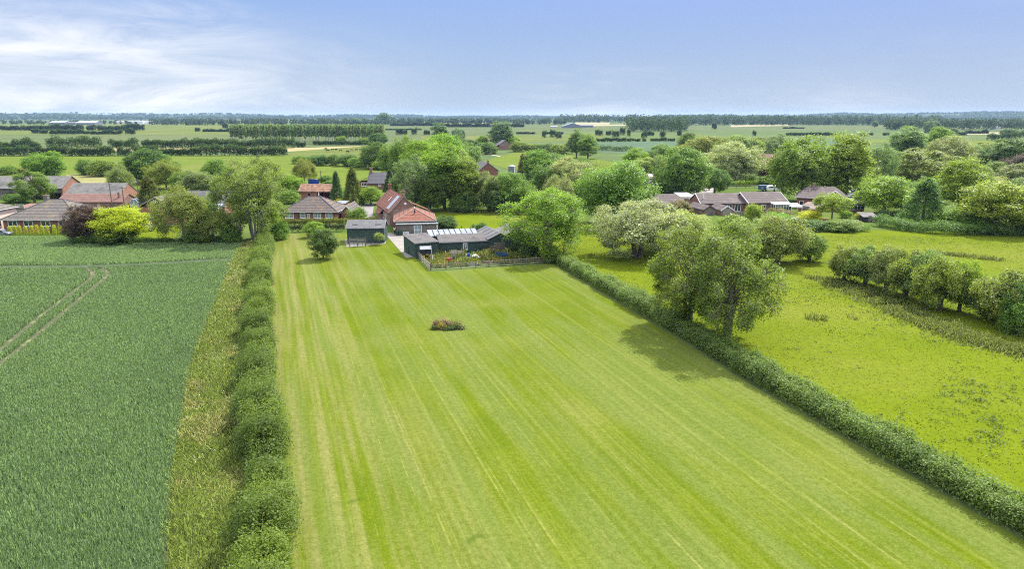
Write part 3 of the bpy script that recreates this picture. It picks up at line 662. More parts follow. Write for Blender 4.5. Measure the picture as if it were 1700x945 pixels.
# ------------------------------------------------------------------ buildings
class House:
    """front wall runs from ground spot A to ground spot B; local x along it, local y away from the viewer"""
    def __init__(s, name, label, cat, A, B, depth, rot=None, width=None, group=None):
        a = np.array(g(*A)); b = np.array(g(*B)) if B else None
        if b is not None: s.w = float(np.hypot(*(b - a))); ang = math.atan2(b[1] - a[1], b[0] - a[0])
        if rot is not None: ang = rot
        if width: s.w = width
        s.d = depth; s.a = a; s.ang = ang
        s.root = empty(name, (a[0], a[1], 0), ang, label, cat, group)
    def world(s, x, y):
        c, q = math.cos(s.ang), math.sin(s.ang); return (s.a[0] + x * c - y * q, s.a[1] + x * q + y * c)
    def h(s, x, y, py): return zat(s.world(x, y), py)
    def part(s, mb, name, mat, **k): return mb.build(name, mat, s.root, **k)
    def walls(s, mat, eave, ridge=None, axis='x', name='wall', x0=0, x1=None, y0=0, y1=None, back=None):
        x1 = s.w if x1 is None else x1; y1 = s.d if y1 is None else y1; mb = MB()
        if ridge is None and back is None: mb.box(x0, x1, y0, y1, -.05, eave)
        elif back is not None: mb.extr([(y0, -.05), (y1, -.05), (y1, back), (y0, eave)], x0, x1, 'x')
        elif axis == 'x': mb.extr([(y0, -.05), (y1, -.05), (y1, eave), ((y0 + y1) / 2, ridge - .03), (y0, eave)], x0, x1, 'x')
        else: mb.extr([(x0, -.05), (x1, -.05), (x1, eave), ((x0 + x1) / 2, ridge - .03), (x0, eave)], y0, y1, 'y')
        return s.part(mb, name, mat)
    def gable(s, mat, eave, ridge, axis='x', over=.3, x0=0, x1=None, y0=0, y1=None, t=.16, name='roof', verge=None):
        x1 = s.w if x1 is None else x1; y1 = s.d if y1 is None else y1
        p0, p1, q0, q1 = (y0, y1, x0, x1) if axis == 'x' else (x0, x1, y0, y1)
        m = (p0 + p1) / 2; sl = (ridge - eave) / (m - p0); ze = eave - over * sl
        pr = [(p0 - over, ze), (m, ridge), (p1 + over, ze), (p1 + over, ze + t), (m, ridge + t), (p0 - over, ze + t)]
        r = s.part(MB().extr(pr, q0 - over * .6, q1 + over * .6, axis), name, mat)
        if verge:
            for q in (q0 - over * .6, q1 + over * .6):
                e = .05 if q > q0 else -.05
                pv = [(p0 - over, ze - .1), (m, ridge - .1), (p1 + over, ze - .1), (p1 + over, ze + t + .03), (m, ridge + t + .03), (p0 - over, ze + t + .03)]
                s.part(MB().extr(pv, min(q, q + e) + (.004 if e > 0 else -.004), max(q, q + e) + (.004 if e > 0 else -.004), axis), 'bargeboard', verge)
        return r
    def hip(s, mat, eave, ridge, over=.45, rl=None, x0=0, x1=None, y0=0, y1=None, left=True, right=True, name='roof', cap=None, axis='x', t=.14):
        x1 = s.w if x1 is None else x1; y1 = s.d if y1 is None else y1
        W = x1 - x0; D = y1 - y0
        if axis == 'x':
            rl = max(.1, W - D) if rl is None else rl; m = (y0 + y1) / 2; half = D / 2
            a = x0 + (W - rl) / 2 if left else x0 - over; b = x1 - (W - rl) / 2 if right else x1 + over
            Rg = [(a, m), (b, m)]
        else:
            rl = max(.1, D - W) if rl is None else rl; m = (x0 + x1) / 2; half = W / 2
            a = y0 + (D - rl) / 2; b = y1 - (D - rl) / 2; Rg = [(m, a), (m, b)]
        sl = (ridge - eave) / half; z = eave - over * sl * .5
        E = [(x0 - over, y0 - over), (x1 + over, y0 - over), (x1 + over, y1 + over), (x0 - over, y1 + over)]
        vs = [(x, y, z) for x, y in E] + [(x, y, z + t) for x, y in E] + [(x, y, ridge) for x, y in Rg]
        if axis == 'x': top = [(4, 5, 9, 8), (5, 6, 9), (6, 7, 8, 9), (7, 4, 8)]; hips = [(4, 8), (7, 8), (5, 9), (6, 9), (8, 9)]
        else: top = [(4, 5, 8), (5, 6, 9, 8), (6, 7, 9), (7, 4, 8, 9)]; hips = [(4, 8), (5, 8), (6, 9), (7, 9), (8, 9)]
        r = s.part(MB().add(vs, [(3, 2, 1, 0), (0, 1, 5, 4), (1, 2, 6, 5), (2, 3, 7, 6), (3, 0, 4, 7)] + top), name, mat)
        if cap:
            mb = MB()
            for i, j in hips: mb.tube([np.array(vs[i]) + (0, 0, .03), np.array(vs[j]) + (0, 0, .03)], .11, 5)
            mb.build('ridge_tiles', cap, r)
        mb = MB()
        for (xa, ya), (xb, yb) in zip(E, E[1:] + E[:1]): mb.tube([(xa, ya, z + .08), (xb, yb, z + .08)], .09, 5)
        mb.build('gutter', M['fascia'], r)
        return r
    def mono(s, mat, front, back, over=.25, x0=0, x1=None, y0=0, y1=None, t=.12, name='roof', trim=None):
        x1 = s.w if x1 is None else x1; y1 = s.d if y1 is None else y1; sl = (back - front) / (y1 - y0)
        f0 = front - over * sl; b1 = back + over * sl
        r = s.part(MB().extr([(y0 - over, f0 + .01), (y1 + over, b1 + .01), (y1 + over, b1 + t), (y0 - over, f0 + t)], x0 - over, x1 + over, 'x'), name, mat)
        if trim: s.part(MB().box(x0 - over - .03, x1 + over + .03, y0 - over - .05, y0 - over - .004, f0 - .05, f0 + t + .03), 'fascia', trim)
        return r
    def wmap(s, side, off=0):
        if side == 'f': return lambda p: (p[0], -p[1] + off, p[2])
        if side == 'l': return lambda p: (-p[1] + off, s.d - p[0], p[2])
        if side == 'r': return lambda p: (s.w + p[1] + off, p[0], p[2])
    def window(s, side, u, z, w, h, nm=1, tr=0, frame='white_paint', pane='glass', bar=.125, off=0, name='window', sill=True):
        """u: left edge along the wall seen from outside, z: sill height"""
        f = s.wmap(side, off); mb = MB()
        mb.box(u, u + w, .0, .07, z, z + bar).box(u, u + w, .0, .07, z + h - bar, z + h)
        mb.box(u, u + bar, .0, .068, z + bar, z + h - bar).box(u + w - bar, u + w, .0, .068, z + bar, z + h - bar)
        for k in range(nm):
            c = u + w * (k + 1) / (nm + 1); mb.box(c - bar * .45, c + bar * .45, .0, .062, z + bar, z + h - bar)
        for k in range(tr):
            c = z + h * (k + 1) / (tr + 1); mb.box(u + bar, u + w - bar, .0, .056, c - bar * .35, c + bar * .35)
        o = mb.xf(f).build(name, M[frame], s.root)
        MB().box(u + bar * .5, u + w - bar * .5, -.02, .03, z + bar * .5, z + h - bar * .5).xf(f).build('pane', M[pane], o)
        if sill: MB().box(u - .08, u + w + .08, -.02, .14, z - .09, z - .004).xf(f).build('sill', M[frame], o)
        return o
    def door(s, side, u, w, h, mat, frame='white_paint', off=0, name='door'):
        f = s.wmap(side, off); mb = MB().box(u, u + .08, 0, .06, 0, h).box(u + w - .08, u + w, 0, .06, 0, h).box(u + .08, u + w - .08, 0, .06, h - .08, h)
        d = MB().box(u + .08, u + w - .08, -.02, .035, .03, h - .08).xf(f).build(name, M[mat], s.root); mb.xf(f).build('frame', M[frame], d)
        MB().box(u + w - .2, u + w - .12, .035, .09, 1.0, 1.06).xf(f).build('handle', M['black_metal'], d); return d
    def chimney(s, x, y, z0, z1, w=.7, mat='brick', pots=2):
        c = MB().box(x - w / 2, x + w / 2, y - w / 2, y + w / 2, z0, z1).box(x - w / 2 - .06, x + w / 2 + .06, y - w / 2 - .06, y + w / 2 + .06, z1 + .002, z1 + .16).build('chimney', M[mat], s.root)
        for k in range(pots): MB().lathe([(.13, 0), (.11, .35), (.13, .4)], 8, (x + (k - (pots - 1) / 2) * .3, y, z1 + .16)).build('chimney_pot', M['orange_brick'], c)
        return c
    def quad_on(s, p, du, dv, name, mat, t=.05, frame=None):
        """a thin panel lying on a slope: corner p and two edge vectors"""
        p, du, dv = map(lambda q: np.array(q, float), (p, du, dv)); n = np.cross(du, dv); n /= np.linalg.norm(n); n = n if n[2] > 0 else -n
        vs = [p, p + du, p + du + dv, p + dv]; vs = vs + [q + n * t for q in vs]
        return MB().add(vs, [(3, 2, 1, 0), (4, 5, 6, 7), (0, 1, 5, 4), (1, 2, 6, 5), (2, 3, 7, 6), (3, 0, 4, 7)]).build(name, M[mat], s.root)

def conservatory(h, x0, x1, y0, y1, base, top, n=5, plinth='brick', faces='fl'):
    """glazed box: plinth, white posts and rails, glass set behind"""
    h.part(MB().box(x0, x1, y0, y1, 0, base), 'plinth', M[plinth]); mb = MB(); gl = MB()
    for k in range(n + 1):
        u = x0 + (x1 - x0) * k / n; mb.box(u - .06, u + .06, y0 - .02, y0 + .10, base, top)
    mb.box(x0 + .061, x1 - .061, y0 - .01, y0 + .09, top - .12, top - .002).box(x0 + .061, x1 - .061, y0 - .01, y0 + .09, base + .002, base + .09)
    mb.box(x0 + .061, x1 - .061, y0, y0 + .08, base + (top - base) * .68, base + (top - base) * .74)
    for sx in (x0, x1):
        for k in range(3):
            v = y0 + .2 + (y1 - y0 - .2) * (k + 1) / 3; mb.box(sx - .05, sx + .05, v - .06, v + .06, base, top)
        mb.box(sx - .045, sx + .045, y0 + .11, y1, top - .12, top - .004)
    f = h.part(mb, 'window_frame', M['white_paint']); gl.box(x0 + .02, x1 - .02, y0 + .04, y1, base + .01, top - .02).build('glazing', M['glass'], f)

def build_houses():
    # --- west: hipped bungalow with a row of golden cones in front
    h = House('bungalow', 'grey hip roofed brick bungalow at the left, four white windows behind golden cone shrubs', 'house', (8, 386), (132, 386), 13.5)
    E = h.h(0, 0, 365); Rz = h.h(h.w / 2, h.d / 2, 331)
    h.walls(M['brick'], E); h.hip(M['grey_tile'], E, Rz, .5, 3.4, cap=M['slate'])
    for px in (16, 42, 70.5, 99.5):
        u = (px - 8) / 124 * h.w; h.window('f', u, E - 1.5, 2.15, 1.25, 1)
    h.chimney(h.w * .30, h.d * .62, E + .6, h.h(h.w * .3, h.d * .62, 325), .95, 'grey_board', 1)
    h.part(MB().tube([(h.w * .885, -.08, 0), (h.w * .885, -.08, E)], .06, 6), 'downpipe', M['white_paint'])
    # --- west edge: cream house
    h = House('cream_house', 'cream rendered house with grey roof cut by the left frame edge', 'house', (-90, 388), (-14, 388), 9)
    E = h.h(h.w, 0, 352); Rz = h.h(h.w * .5, h.d * .5, 333); h.walls(M['cream_wall'], E); h.hip(M['grey_tile'], E, Rz, .5, 1.5)
    for u, w in ((2.5, .9), (9, 1.0)): h.window('r', u, 1.1, w, 1.5, 0, frame='weathered_wood')
    # low flat pinkish roof between the two
    h = House('garage', 'low garage with flat pinkish roof behind the cream house', 'garage', (20, 352), (48, 352), 8)
    E = h.h(0, 0, 346.5); h.walls(M['brick'], E, back=E + .35); h.mono(M['faded_pantile'], E, E + .35, .2); h.door('f', 1.2, 2.4, 2.1, 'weathered_wood')
    # --- west: long open fronted barn
    h = House('open_barn', 'long open fronted barn with grey sheet roof and brick gable end', 'barn', (-70, 331), (106, 331), 11)
    E = h.h(h.w, 0, 312.5); Rz = h.h(h.w, h.d / 2, 293)
    # back and end walls, dark inside, posts along the open front
    w = MB().box(0, h.w, h.d - .35, h.d, -.05, E).extr([(0, -.05), (h.d - .352, -.05), (h.d - .352, E), (h.d / 2, Rz - .1), (0, E)], h.w - .35, h.w, 'x').extr([(0, -.05), (h.d - .352, -.05), (h.d - .352, E), (h.d / 2, Rz - .1), (0, E)], 0, .35, 'x')
    h.part(w, 'wall', M['orange_brick']); h.gable(M['cement_sheet'], E, Rz, over=.35)
    h.part(MB().box(.36, h.w - .36, .2, h.d - .36, 2.0, E - .05).box(.36, h.w * .46, .25, .32, 0, 1.99), 'boarding', M['grey_board'])
    for k in range(7):
        x = .5 + (h.w - 1) * k / 6; h.part(MB().box(x - .12, x + .12, -.02, .18, 0, E), 'post', M['fence_wood'])
    # --- west: pair of parallel brick ranges
    h = House('grey_roof_barn', 'brick barn with weathered grey roof standing behind the red tiled range', 'barn', (111, 336), (203, 336), 9)
    E = h.h(0, 0, 322); Rz = h.h(0, h.d / 2, 304.5); h.walls(M['orange_brick'], E, Rz); h.gable(M['cement_sheet'], E, Rz, over=.2)
    h = House('red_roof_barn', 'long low brick barn with faded red pantile roof beside the grey barn', 'barn', (96, 346.5), (205, 346.5), 7.5)
    E = h.h(0, 0, 335.5); Rz = h.h(0, h.d / 2, 322.3); h.walls(M['dark_brick'], E, Rz); h.gable(M['faded_pantile'], E, Rz, over=.25)
    h.chimney(h.w * .9, h.d * .25, E, E + 2.3, .5, 'dark_brick', 1)
    # --- west: brick bungalow with dark gable
    h = House('gabled_bungalow', 'orange brick bungalow with dark boarded gable peeping out beside the weeping tree', 'house', (234, 372.5), (292, 372.5), 12)
    E = h.h(0, 0, 343.5); Rz = h.h(h.w / 2, 0, 328); h.walls(M['orange_brick'], E, Rz, 'y'); h.gable(M['grey_tile'], E, Rz, 'y', .7, verge=M['weathered_wood'])
    h.part(MB().extr([(.1, E + .02), (h.w - .1, E + .02), (h.w / 2, Rz - .3)], -.06, -.004, 'y'), 'gable_boarding', M['black_board'])
    h.window('f', h.w * .18, .8, 1.9, 1.5, 1, sill=False); h.window('f', h.w * .42, E + .9, .8, .7, 0, off=-.07, sill=False)
    h.part(MB().lathe([(.14, 0), (.14, .4), (.05, .45)], 8, (h.w * .5, -.15, 2.4)), 'wall_lamp', M['white_paint'])
    # --- west: long house behind the weeping tree
    h = House('long_house', 'long dark tiled house behind the weeping tree, with glass roofed lean-to', 'house', (300, 357), (374, 357), 11)
    E = h.h(0, 0, 343); Rz = h.h(0, h.d / 2, 317.5); h.walls(M['orange_brick'], E, Rz); h.gable(M['slate'], E, Rz, over=.3)
    sl = (Rz - E) / (h.d / 2)
    h.quad_on((h.w * .70, 1.2, E + 1.2 * sl + .2), (1.0, 0, 0), (0, .9, .9 * sl), 'rooflight', 'opaque_sheet', .08)
    h.part(MB().box(h.w * .66, h.w * .96, -3, -.01, 0, 2.1), 'lean_to', M['orange_brick']); h.quad_on((h.w * .64, -3.2, 2.15), (h.w * .34, 0, 0), (0, 3.15, .8), 'glass_roof', 'sky_glass', .08)
    # --- centre: hipped bungalow
    h = House('bungalow', 'brown hip roofed brick bungalow at the centre left, five white windows over the green hedge', 'house', (470, 369), (559, 369), 10.5)
    E = h.h(0, 0, 351.5); Rz = h.h(h.w / 2, h.d / 2, 325.5); h.walls(M['brick'], E); h.hip(M['brown_grey'], E, Rz, .5, 2.8, cap=M['slate'])
    for px, w, nm in ((474, 2.2, 1), (498.8, 1.35, 0), (510.5, .7, 0), (521.5, 1.85, 1), (541, 1.75, 1)):
        u = (px - 470) / 89 * h.w; h.window('f', u, E - 1.62, w, 1.3 if w > 1 else 1.1, nm, 1 if w > 1 else 0, pane='sky_glass')
    h.part(MB().tube([(h.w * .30, -.08, 0), (h.w * .30, -.08, E)], .05, 6), 'downpipe', M['black_metal'])
    # --- small gabled garage next to it
    h = House('garage', 'small brick garage with grey gable roof to the right of the centre bungalow', 'garage', (567, 366), (585, 366), 9)
    E = h.h(0, 0, 352); Rz = h.h(h.w / 2, 0, 342); h.walls(M['brick'], E, Rz, 'y'); h.gable(M['grey_tile'], E, Rz, 'y', .35, verge=M['white_paint'])
    h = House('flat_roof_store', 'flat roofed brick store with pale grey roof tucked beside the small garage', 'shed', (556, 352), (573, 352), 5)
    E = 2.3; h.walls(M['brick'], E); h.mono(M['opaque_sheet'], E, E + .15, .2)
    # --- outhouse with old red pantiles and open bay
    h = House('open_outhouse', 'old brick outhouse with mossy orange pantile roof and open vehicle bay', 'outbuilding', (497, 331), (551, 331), 7)
    E = h.h(0, 0, 317.5); Rz = h.h(0, h.d / 2, 306)
    h.part(MB().box(0, h.w * .55, 0, .3, -.05, E).box(0, .3, .301, h.d, -.05, E).box(.301, h.w, h.d - .3, h.d, -.05, E).box(h.w - .3, h.w, 0, h.d - .301, -.05, E), 'wall', M['brick'])
    h.gable(M['old_pantile'], E, Rz, over=.4); h.door('f', h.w * .26, 1.0, 2.0, 'dark_void', 'weathered_wood')
    h.part(MB().box(h.w * .56, h.w - .31, h.d - .5, h.d - .31, 0, E - .01), 'rear_boards', M['grey_board'])
    h.part(MB().box(h.w * .59, h.w * .62, -.1, .1, 0, E), 'post', M['white_paint'])
    # --- house with tall chimney behind
    h = House('farmhouse', 'brick house with tall chimney and grey roof behind the red roofed house', 'house', (611, 314), (650, 314), 8)
    E = h.h(0, 0, 304); Rz = h.h(0, h.d / 2, 286.5); h.walls(M['brick'], E, Rz); h.gable(M['slate'], E, Rz, over=.3)
    h.chimney(.6, h.d / 2, Rz - .6, h.h(0, h.d / 2, 280), .9, 'dark_brick', 2); h.window('f', h.w * .45, E - 1.2, 1.0, .9, 1)
    h.part(MB().box(-3.3, -.01, 1, 6, 0, 2.6), 'side_wing', M['brick']); h.quad_on((-3.6, .6, 2.55), (3.6, 0, 1.6), (0, 5.8, 0), 'wing_roof', 'slate', .12)
    h.window('f', -2.6, 1.0, 1.9, 1.3, 1, off=1)
    # --- the main red roofed house: steep gabled range, then a lower hipped wing
    rz = R(20)
    h = House('red_roof_house', 'steep orange pantiled old cottage with gable chimneys and a solar panel', 'house', (648, 376), None, 19, rz, 7.0)
    E = h.h(0, 0, 352.5); Rz = h.h(h.w / 2, 0, 326.5)
    h.walls(M['dark_brick'], E, Rz, 'y'); h.gable(M['pantile'], E, Rz, 'y', .3, verge=M['weathered_wood'])
    h.chimney(h.w / 2, .5, Rz - .7, Rz + 1.2, .75, 'dark_brick', 1); h.chimney(h.w / 2, h.d - .5, Rz - .7, Rz + 1.2, .75, 'brick', 1)
    sl = (Rz - E) / (h.w / 2)
    h.quad_on((.15, 2.3, E + .15 * sl + .22), (2.9, 0, 2.9 * sl), (0, 2.9, 0), 'solar_panel', 'solar', .07)
    h.quad_on((1.4, 9.0, E + 1.4 * sl + .22), (.9, 0, .9 * sl), (0, .45, 0), 'rooflight', 'white_paint', .05)
    for u in (5.5, 8.0, 11, 14.2): h.window('l', h.d - u - 1, .9, .95, 1.5, 0)
    MB().box(-.9, -.01, 9, 15, -.02, 1.9).build('lean_to', M['dark_brick'], h.root); h.quad_on((-1.2, 8.8, 1.85), (1.6, 0, 1.5), (0, 6.4, 0), 'lean_to_roof', 'pantile', .1)
    h.part(MB().lathe([(.3, 0), (.3, .12)], 10, (0, 0, 0)).xf(lambda p: (h.w * .55 + p[0], -p[2], Rz - 1.7 + p[1])), 'wall_light', M['white_paint'])
    h.part(MB().box(h.w + .01, h.w + 4, 6, 13, -.05, 2.4), 'rear_wing', M['brick']); h.quad_on((h.w + .02, 5.7, 4.4), (4.6, 0, -2.1), (0, 7.6, 0), 'wing_roof', 'pantile', .12)
    red = h
    # hipped wing towards the camera, part of the same house group but its own building
    h = House('hipped_annexe', 'hip roofed orange pantile annexe before the old cottage, dark garden room along its front', 'house', (658, 389), None, 10.5, R(9), 8.6)
    E = h.h(0, 0, 367.5); Rz = h.h(h.w * .35, h.d * .4, 346)
    h.walls(M['dark_brick'], E); h.hip(M['pantile'], E, Rz, .45, 2.4, cap=M['ridge_cap'], axis='y')
    for u in (1.4, 4.2, 6.6): h.window('l', h.d - u - 1, .8, .8, 1.4, 0)
    h.part(MB().tube([(h.w * .5, 2.2, E + 1.5), (h.w * .5, 2.2, E + 2.2)], .16, 8), 'vent_pipe', M['black_metal'])
    gx0, gx1, gy = .25, h.w + .5, -1.2
    h.part(MB().box(gx0, gx1, gy, -.01, -.05, 2.35), 'garden_room', M['grey_board'])
    h.quad_on((gx0 - .3, gy - .4, 2.36), (gx1 - gx0 + .6, 0, 0), (0, 1.6, .1), 'flat_roof', 'opaque_sheet', .14)
    h.window('f', h.w * .46, .12, 1.75, 2.0, 1, 1, off=gy, name='french_doors', pane='sky_glass', bar=.13, sill=False)
    h.part(MB().box(gx1 - .05, gx1 + .14, gy - .2, gy - .004, 0, 2.3), 'corner_post', M['white_paint'])
    # --- green timber shed on the lawn edge
    h = House('green_shed', 'dark green timber shed with pale grey felt roof beside the concrete drive', 'shed', (577, 404.5), (638, 404), 5.5)
    E = h.h(0, 0, 379); Rz = h.h(0, h.d / 2, 366)
    h.walls(M['green_board'], E, Rz); h.gable(M['felt'], E, Rz, over=.3, verge=M['opaque_sheet'])
    for px, q in ((589, .5), (627, .9)):
        u = (px - 577) / 61 * h.w; h.quad_on((u - .4, .9, E + .9 * (Rz - E) / (h.d / 2) + .17), (1.1, 0, 0), (0, .35, .35 * (Rz - E) / (h.d / 2)), 'roof_vent', 'felt', .12)
    # --- green workshop range
    h = House('green_workshop', 'dark green low workshop with tapering grey felt roof by the concrete drive', 'shed', (690, 429), (727, 425.5), 7.0)
    E = h.h(0, 0, 404.5); B = E + .5; h.walls(M['green_board'], E, back=B); h.mono(M['brown_felt'], E, B, .22, trim=M['opaque_sheet'])
    h.door('l', 1.5, 1.3, 2.0, 'green_plastic', 'green_board')
    h = House('long_workshop', 'long dark green workshop with brown front roof and pale translucent panel roof behind', 'shed', (731, 421), (811, 417.5), 4.2)
    E = h.h(0, 0, 403); B = E + .7; h.walls(M['green_board'], E, back=B); h.mono(M['brown_felt'], E, B, .22, trim=M['opaque_sheet'])
    u = (768.5 - 731) / 80 * h.w; h.window('f', u, .55, .85, 1.35, 1, 0, pane='glass')
    y0 = 4.45; h.part(MB().extr([(y0, -.05), (y0 + 4, -.05), (y0 + 4, B + .38), (y0, B - .2)], -1.5, h.w - 1.2, 'x'), 'rear_range', M['green_board'])
    for k in range(9):
        wd = (h.w + .6) / 9; x = -1.7 + k * wd
        h.quad_on((x + .10, y0 - .1, B - .16), (wd - .20, 0, 0), (0, 4.3, .58), 'roof_sheet', 'opaque_sheet', .06)
    h.quad_on((-1.75, y0 - .12, B - .20), (h.w + .75, 0, 0), (0, 4.35, .585), 'roof_bearers', 'black_board', .035)
    h = House('gabled_workshop', 'dark green gabled workshop with ribbed grey roof at the right of the range', 'shed', (812, 418), None, 9.5, R(19), 4.6)
    E = h.h(0, 0, 397.5); Rz = h.h(h.w / 2, 0, 388); h.walls(M['green_board'], E, Rz, 'y'); h.gable(M['felt'], E, Rz, 'y', .3)
    for k in range(4):
        y = 1.2 + k * 2.4; sl = (Rz - E) / (h.w / 2); h.quad_on((-.3, y, E - .3 * sl + .165), (h.w / 2 + .28, 0, (h.w / 2 + .28) * sl), (0, .12, 0), 'roof_batten', 'black_board', .04)
    h.door('f', 1.0, 2.2, 1.7, 'grey_board', 'weathered_wood')
    h = House('back_workshop', 'low grey roofed shed half hidden behind the gabled green workshop', 'shed', (838, 411), None, 7, R(19), 6.0)
    E = 2.4; Rz = 3.7; h.walls(M['green_board'], E, Rz, 'y'); h.gable(M['cement_sheet'], E, Rz, 'y', .3)
    # --- farmhouse behind the big trees
    h = House('farmhouse', 'brick farmhouse with broad grey roof rising behind the central trees', 'house', (794, 293), (828, 293), 17, R(12))
    E = h.h(0, 0, 284); Rz = h.h(h.w / 2, 0, 271); h.walls(M['brick'], E, Rz, 'y'); h.gable(M['slate'], E, Rz, 'y', .4)
    h.chimney(h.w / 2, 1.0, Rz - .5, Rz + 1.1, .8, 'dark_brick', 1)
    h = House('farm_shed', 'low grey roofed farm shed to the right of the slate coloured tank', 'shed', (846, 294), (878, 294), 12)
    E = h.h(0, 0, 290); Rz = h.h(0, h.d / 2, 284.5); h.walls(M['brick'], E, Rz); h.gable(M['slate'], E, Rz, over=.3)
    # --- lone small barn further off
    h = House('field_barn', 'lone small brick barn with lean-to beyond the track', 'barn', (829, 249), (849, 249), 11, R(14))
    E = h.h(0, 0, 240); Rz = h.h(h.w / 2, 0, 233); h.walls(M['dark_brick'], E, Rz, 'y'); h.gable(M['slate'], E, Rz, 'y', .3, verge=M['opaque_sheet'])
    h.part(MB().box(-4.6, -.01, .5, 7, 0, 2.4), 'lean_to', M['dark_brick']); h.quad_on((-5, .3, 2.3), (5, 0, 1.7), (0, 7, 0), 'lean_to_roof', 'brown_tile', .12); h.door('f', -3.6, 1.6, 1.8, 'dark_void', 'weathered_wood', off=.5)
    # --- east: row of bungalows
    h = House('bungalow', 'brown roofed bungalow mostly hidden behind the silvery bushes', 'house', (1080, 349), (1131, 349), 9)
    E = h.h(0, 0, 338); Rz = h.h(0, h.d / 2, 322); h.walls(M['brick'], E); h.hip(M['brown_tile'], E, Rz, .4, h.w * .75, left=False)
    h = House('flat_garage', 'white flat roofed garage between two brown roofed bungalows', 'garage', (1130, 341), (1152, 341), 9)
    h.walls(M['cream_wall'], 2.5); h.mono(M['white_paint'], 2.5, 2.75, .2); h.door('f', .8, 2.3, 2.1, 'grey_board')
    h = House('gabled_bungalow', 'brown roofed brick bungalow with glazed white doors, left gable trimmed white', 'house', (1163, 352), (1240, 351.5), 10)
    E = h.h(0, 0, 337.5); Rz = h.h(0, h.d / 2, 321.5); h.walls(M['brick'], E, Rz); h.gable(M['brown_tile'], E, Rz, over=.4, verge=M['white_paint'])
    u = lambda px: (px - 1163) / 77 * h.w
    h.window('f', u(1219), .1, 1.75, 2.05, 1, 0, name='patio_doors', bar=.13, sill=False); h.window('f', u(1206), .9, 1.5, 1.2, 1)
    h.part(MB().tube([(h.w * .10, 2.2, E + 1), (h.w * .10, 2.2, E + 2.9)], .13, 7), 'flue', M['white_paint'])
    h = House('garage', 'brown gabled garage with dark boarded front beside the silvery bushes', 'garage', (1168, 358), (1188.5, 358), 8.5, R(14))
    E = h.h(0, 0, 348.5); Rz = h.h(h.w / 2, 0, 342); h.walls(M['dark_brick'], E, Rz, 'y'); h.gable(M['brown_tile'], E, Rz, 'y', .3, verge=M['brown_tile'])
    h.part(MB().box(.4, h.w - .4, -.05, -.004, 0, 1.9), 'garage_door', M['grey_board'])
    h = House('garage', 'brown gabled garage with white bargeboards in front of the glazed doors', 'garage', (1197, 358), (1217.5, 358), 7.5, R(10))
    E = h.h(0, 0, 349); Rz = h.h(h.w / 2, 0, 342.5); h.walls(M['dark_brick'], E, Rz, 'y'); h.gable(M['brown_tile'], E, Rz, 'y', .3, verge=M['white_paint'])
    h.part(MB().box(.4, h.w - .4, -.05, -.004, 0, 1.9), 'garage_door', M['weathered_wood'])
    h = House('gabled_bungalow', 'long brown roofed bungalow with white conservatory at its right end', 'house', (1242, 353), (1306, 351.5), 10)
    E = h.h(0, 0, 337); Rz = h.h(0, h.d / 2, 320); h.walls(M['dark_brick'], E, Rz); h.gable(M['brown_tile'], E, Rz, over=.4, verge=M['white_paint'])
    for px, w in ((1249, 1.4), (1263, 1.3)): h.window('f', (px - 1242) / 64 * h.w, .8, w, 1.3, 1)
    conservatory(h, h.w * .56, h.w * .98, -2.6, -.02, .5, 2.35, 6, 'white_paint'); h.quad_on((h.w * .54, -2.8, 2.4), (h.w * .46, 0, 0), (0, 2.8, .25), 'conservatory_roof', 'white_paint', .1)
    h = House('large_bungalow', 'large bungalow with sweeping brown hip roof, white gable trim and glazed sun room', 'house', (1321, 346), (1402, 350), 12)
    E = h.h(0, 0, 327.5); Rz = h.h(h.w * .4, h.d / 2, 309); h.walls(M['brick'], E)
    h.hip(M['brown_tile'], E, Rz, .5, h.w * .55)
    h.part(MB().extr([(h.w - 6, E - .1), (h.w + .2, E - .1), (h.w - 2.9, Rz - .6)], -1.4, 5, 'y'), 'gable_roof', M['brown_tile'])
    h.part(MB().extr([(h.w - 5.9, 0), (h.w + .1, 0), (h.w + .1, E - .12), (h.w - 2.9, Rz - .75), (h.w - 5.9, E - .12)], -1.5, -1.41, 'y'), 'gable_wall', M['brick'])
    mb = MB()
    for a, b in (((h.w - 6.2, E - .2), (h.w - 2.9, Rz - .5)), ((h.w - 2.9, Rz - .5), (h.w + .4, E - .2))): mb.tube([(a[0], -1.6, a[1]), (b[0], -1.6, b[1])], .15, 6)
    h.part(mb, 'bargeboard', M['white_paint']); h.window('f', .8, 1.0, 1.1, 1.3, 0); h.window('f', 4, 1.0, 3.5, 1.2, 3)
    h.chimney(h.w * .33, h.d * .45, Rz - .8, Rz + .7, .7, 'dark_brick', 0)
    h = House('sun_room', 'glazed sun room with grey hipped roof and white frames at the end of the large bungalow', 'conservatory', (1405, 353), (1434, 352.5), 5)
    T = h.h(0, 0, 339.5); conservatory(h, 0, h.w, 0, 5, .7, T, 5); h.hip(M['slate'], T, h.h(h.w * .4, 2.5, 328.5), .3, 1.4)
    h = House('garage', 'low garage with tan pitched roof in front of the large bungalow', 'garage', (1325, 351), (1352, 354), 5.5)
    E = h.h(0, 0, 345); h.walls(M['brick'], E, back=E + 1.0); h.mono(M['faded_brown'], E, E + 1.1, .3); h.door('f', 1.0, 2.3, 1.8, 'grey_board')
    h = House('garden_shed', 'small dark garden shed with pale tin roof at the edge of the right pasture', 'shed', (1437, 369), (1456, 369), 3.2)
    E = h.h(0, 0, 360.5); h.walls(M['black_board'], E, back=E + .6); h.mono(M['cement_sheet'], E, E + .6, .25, x0=-.6); h.door('f', .5, .9, 1.6, 'grey_board', 'black_board')
    h = House('gabled_bungalow', 'distant grey roofed bungalow with brick gable above the garden hedge', 'house', (1241, 297), (1279, 297), 9)
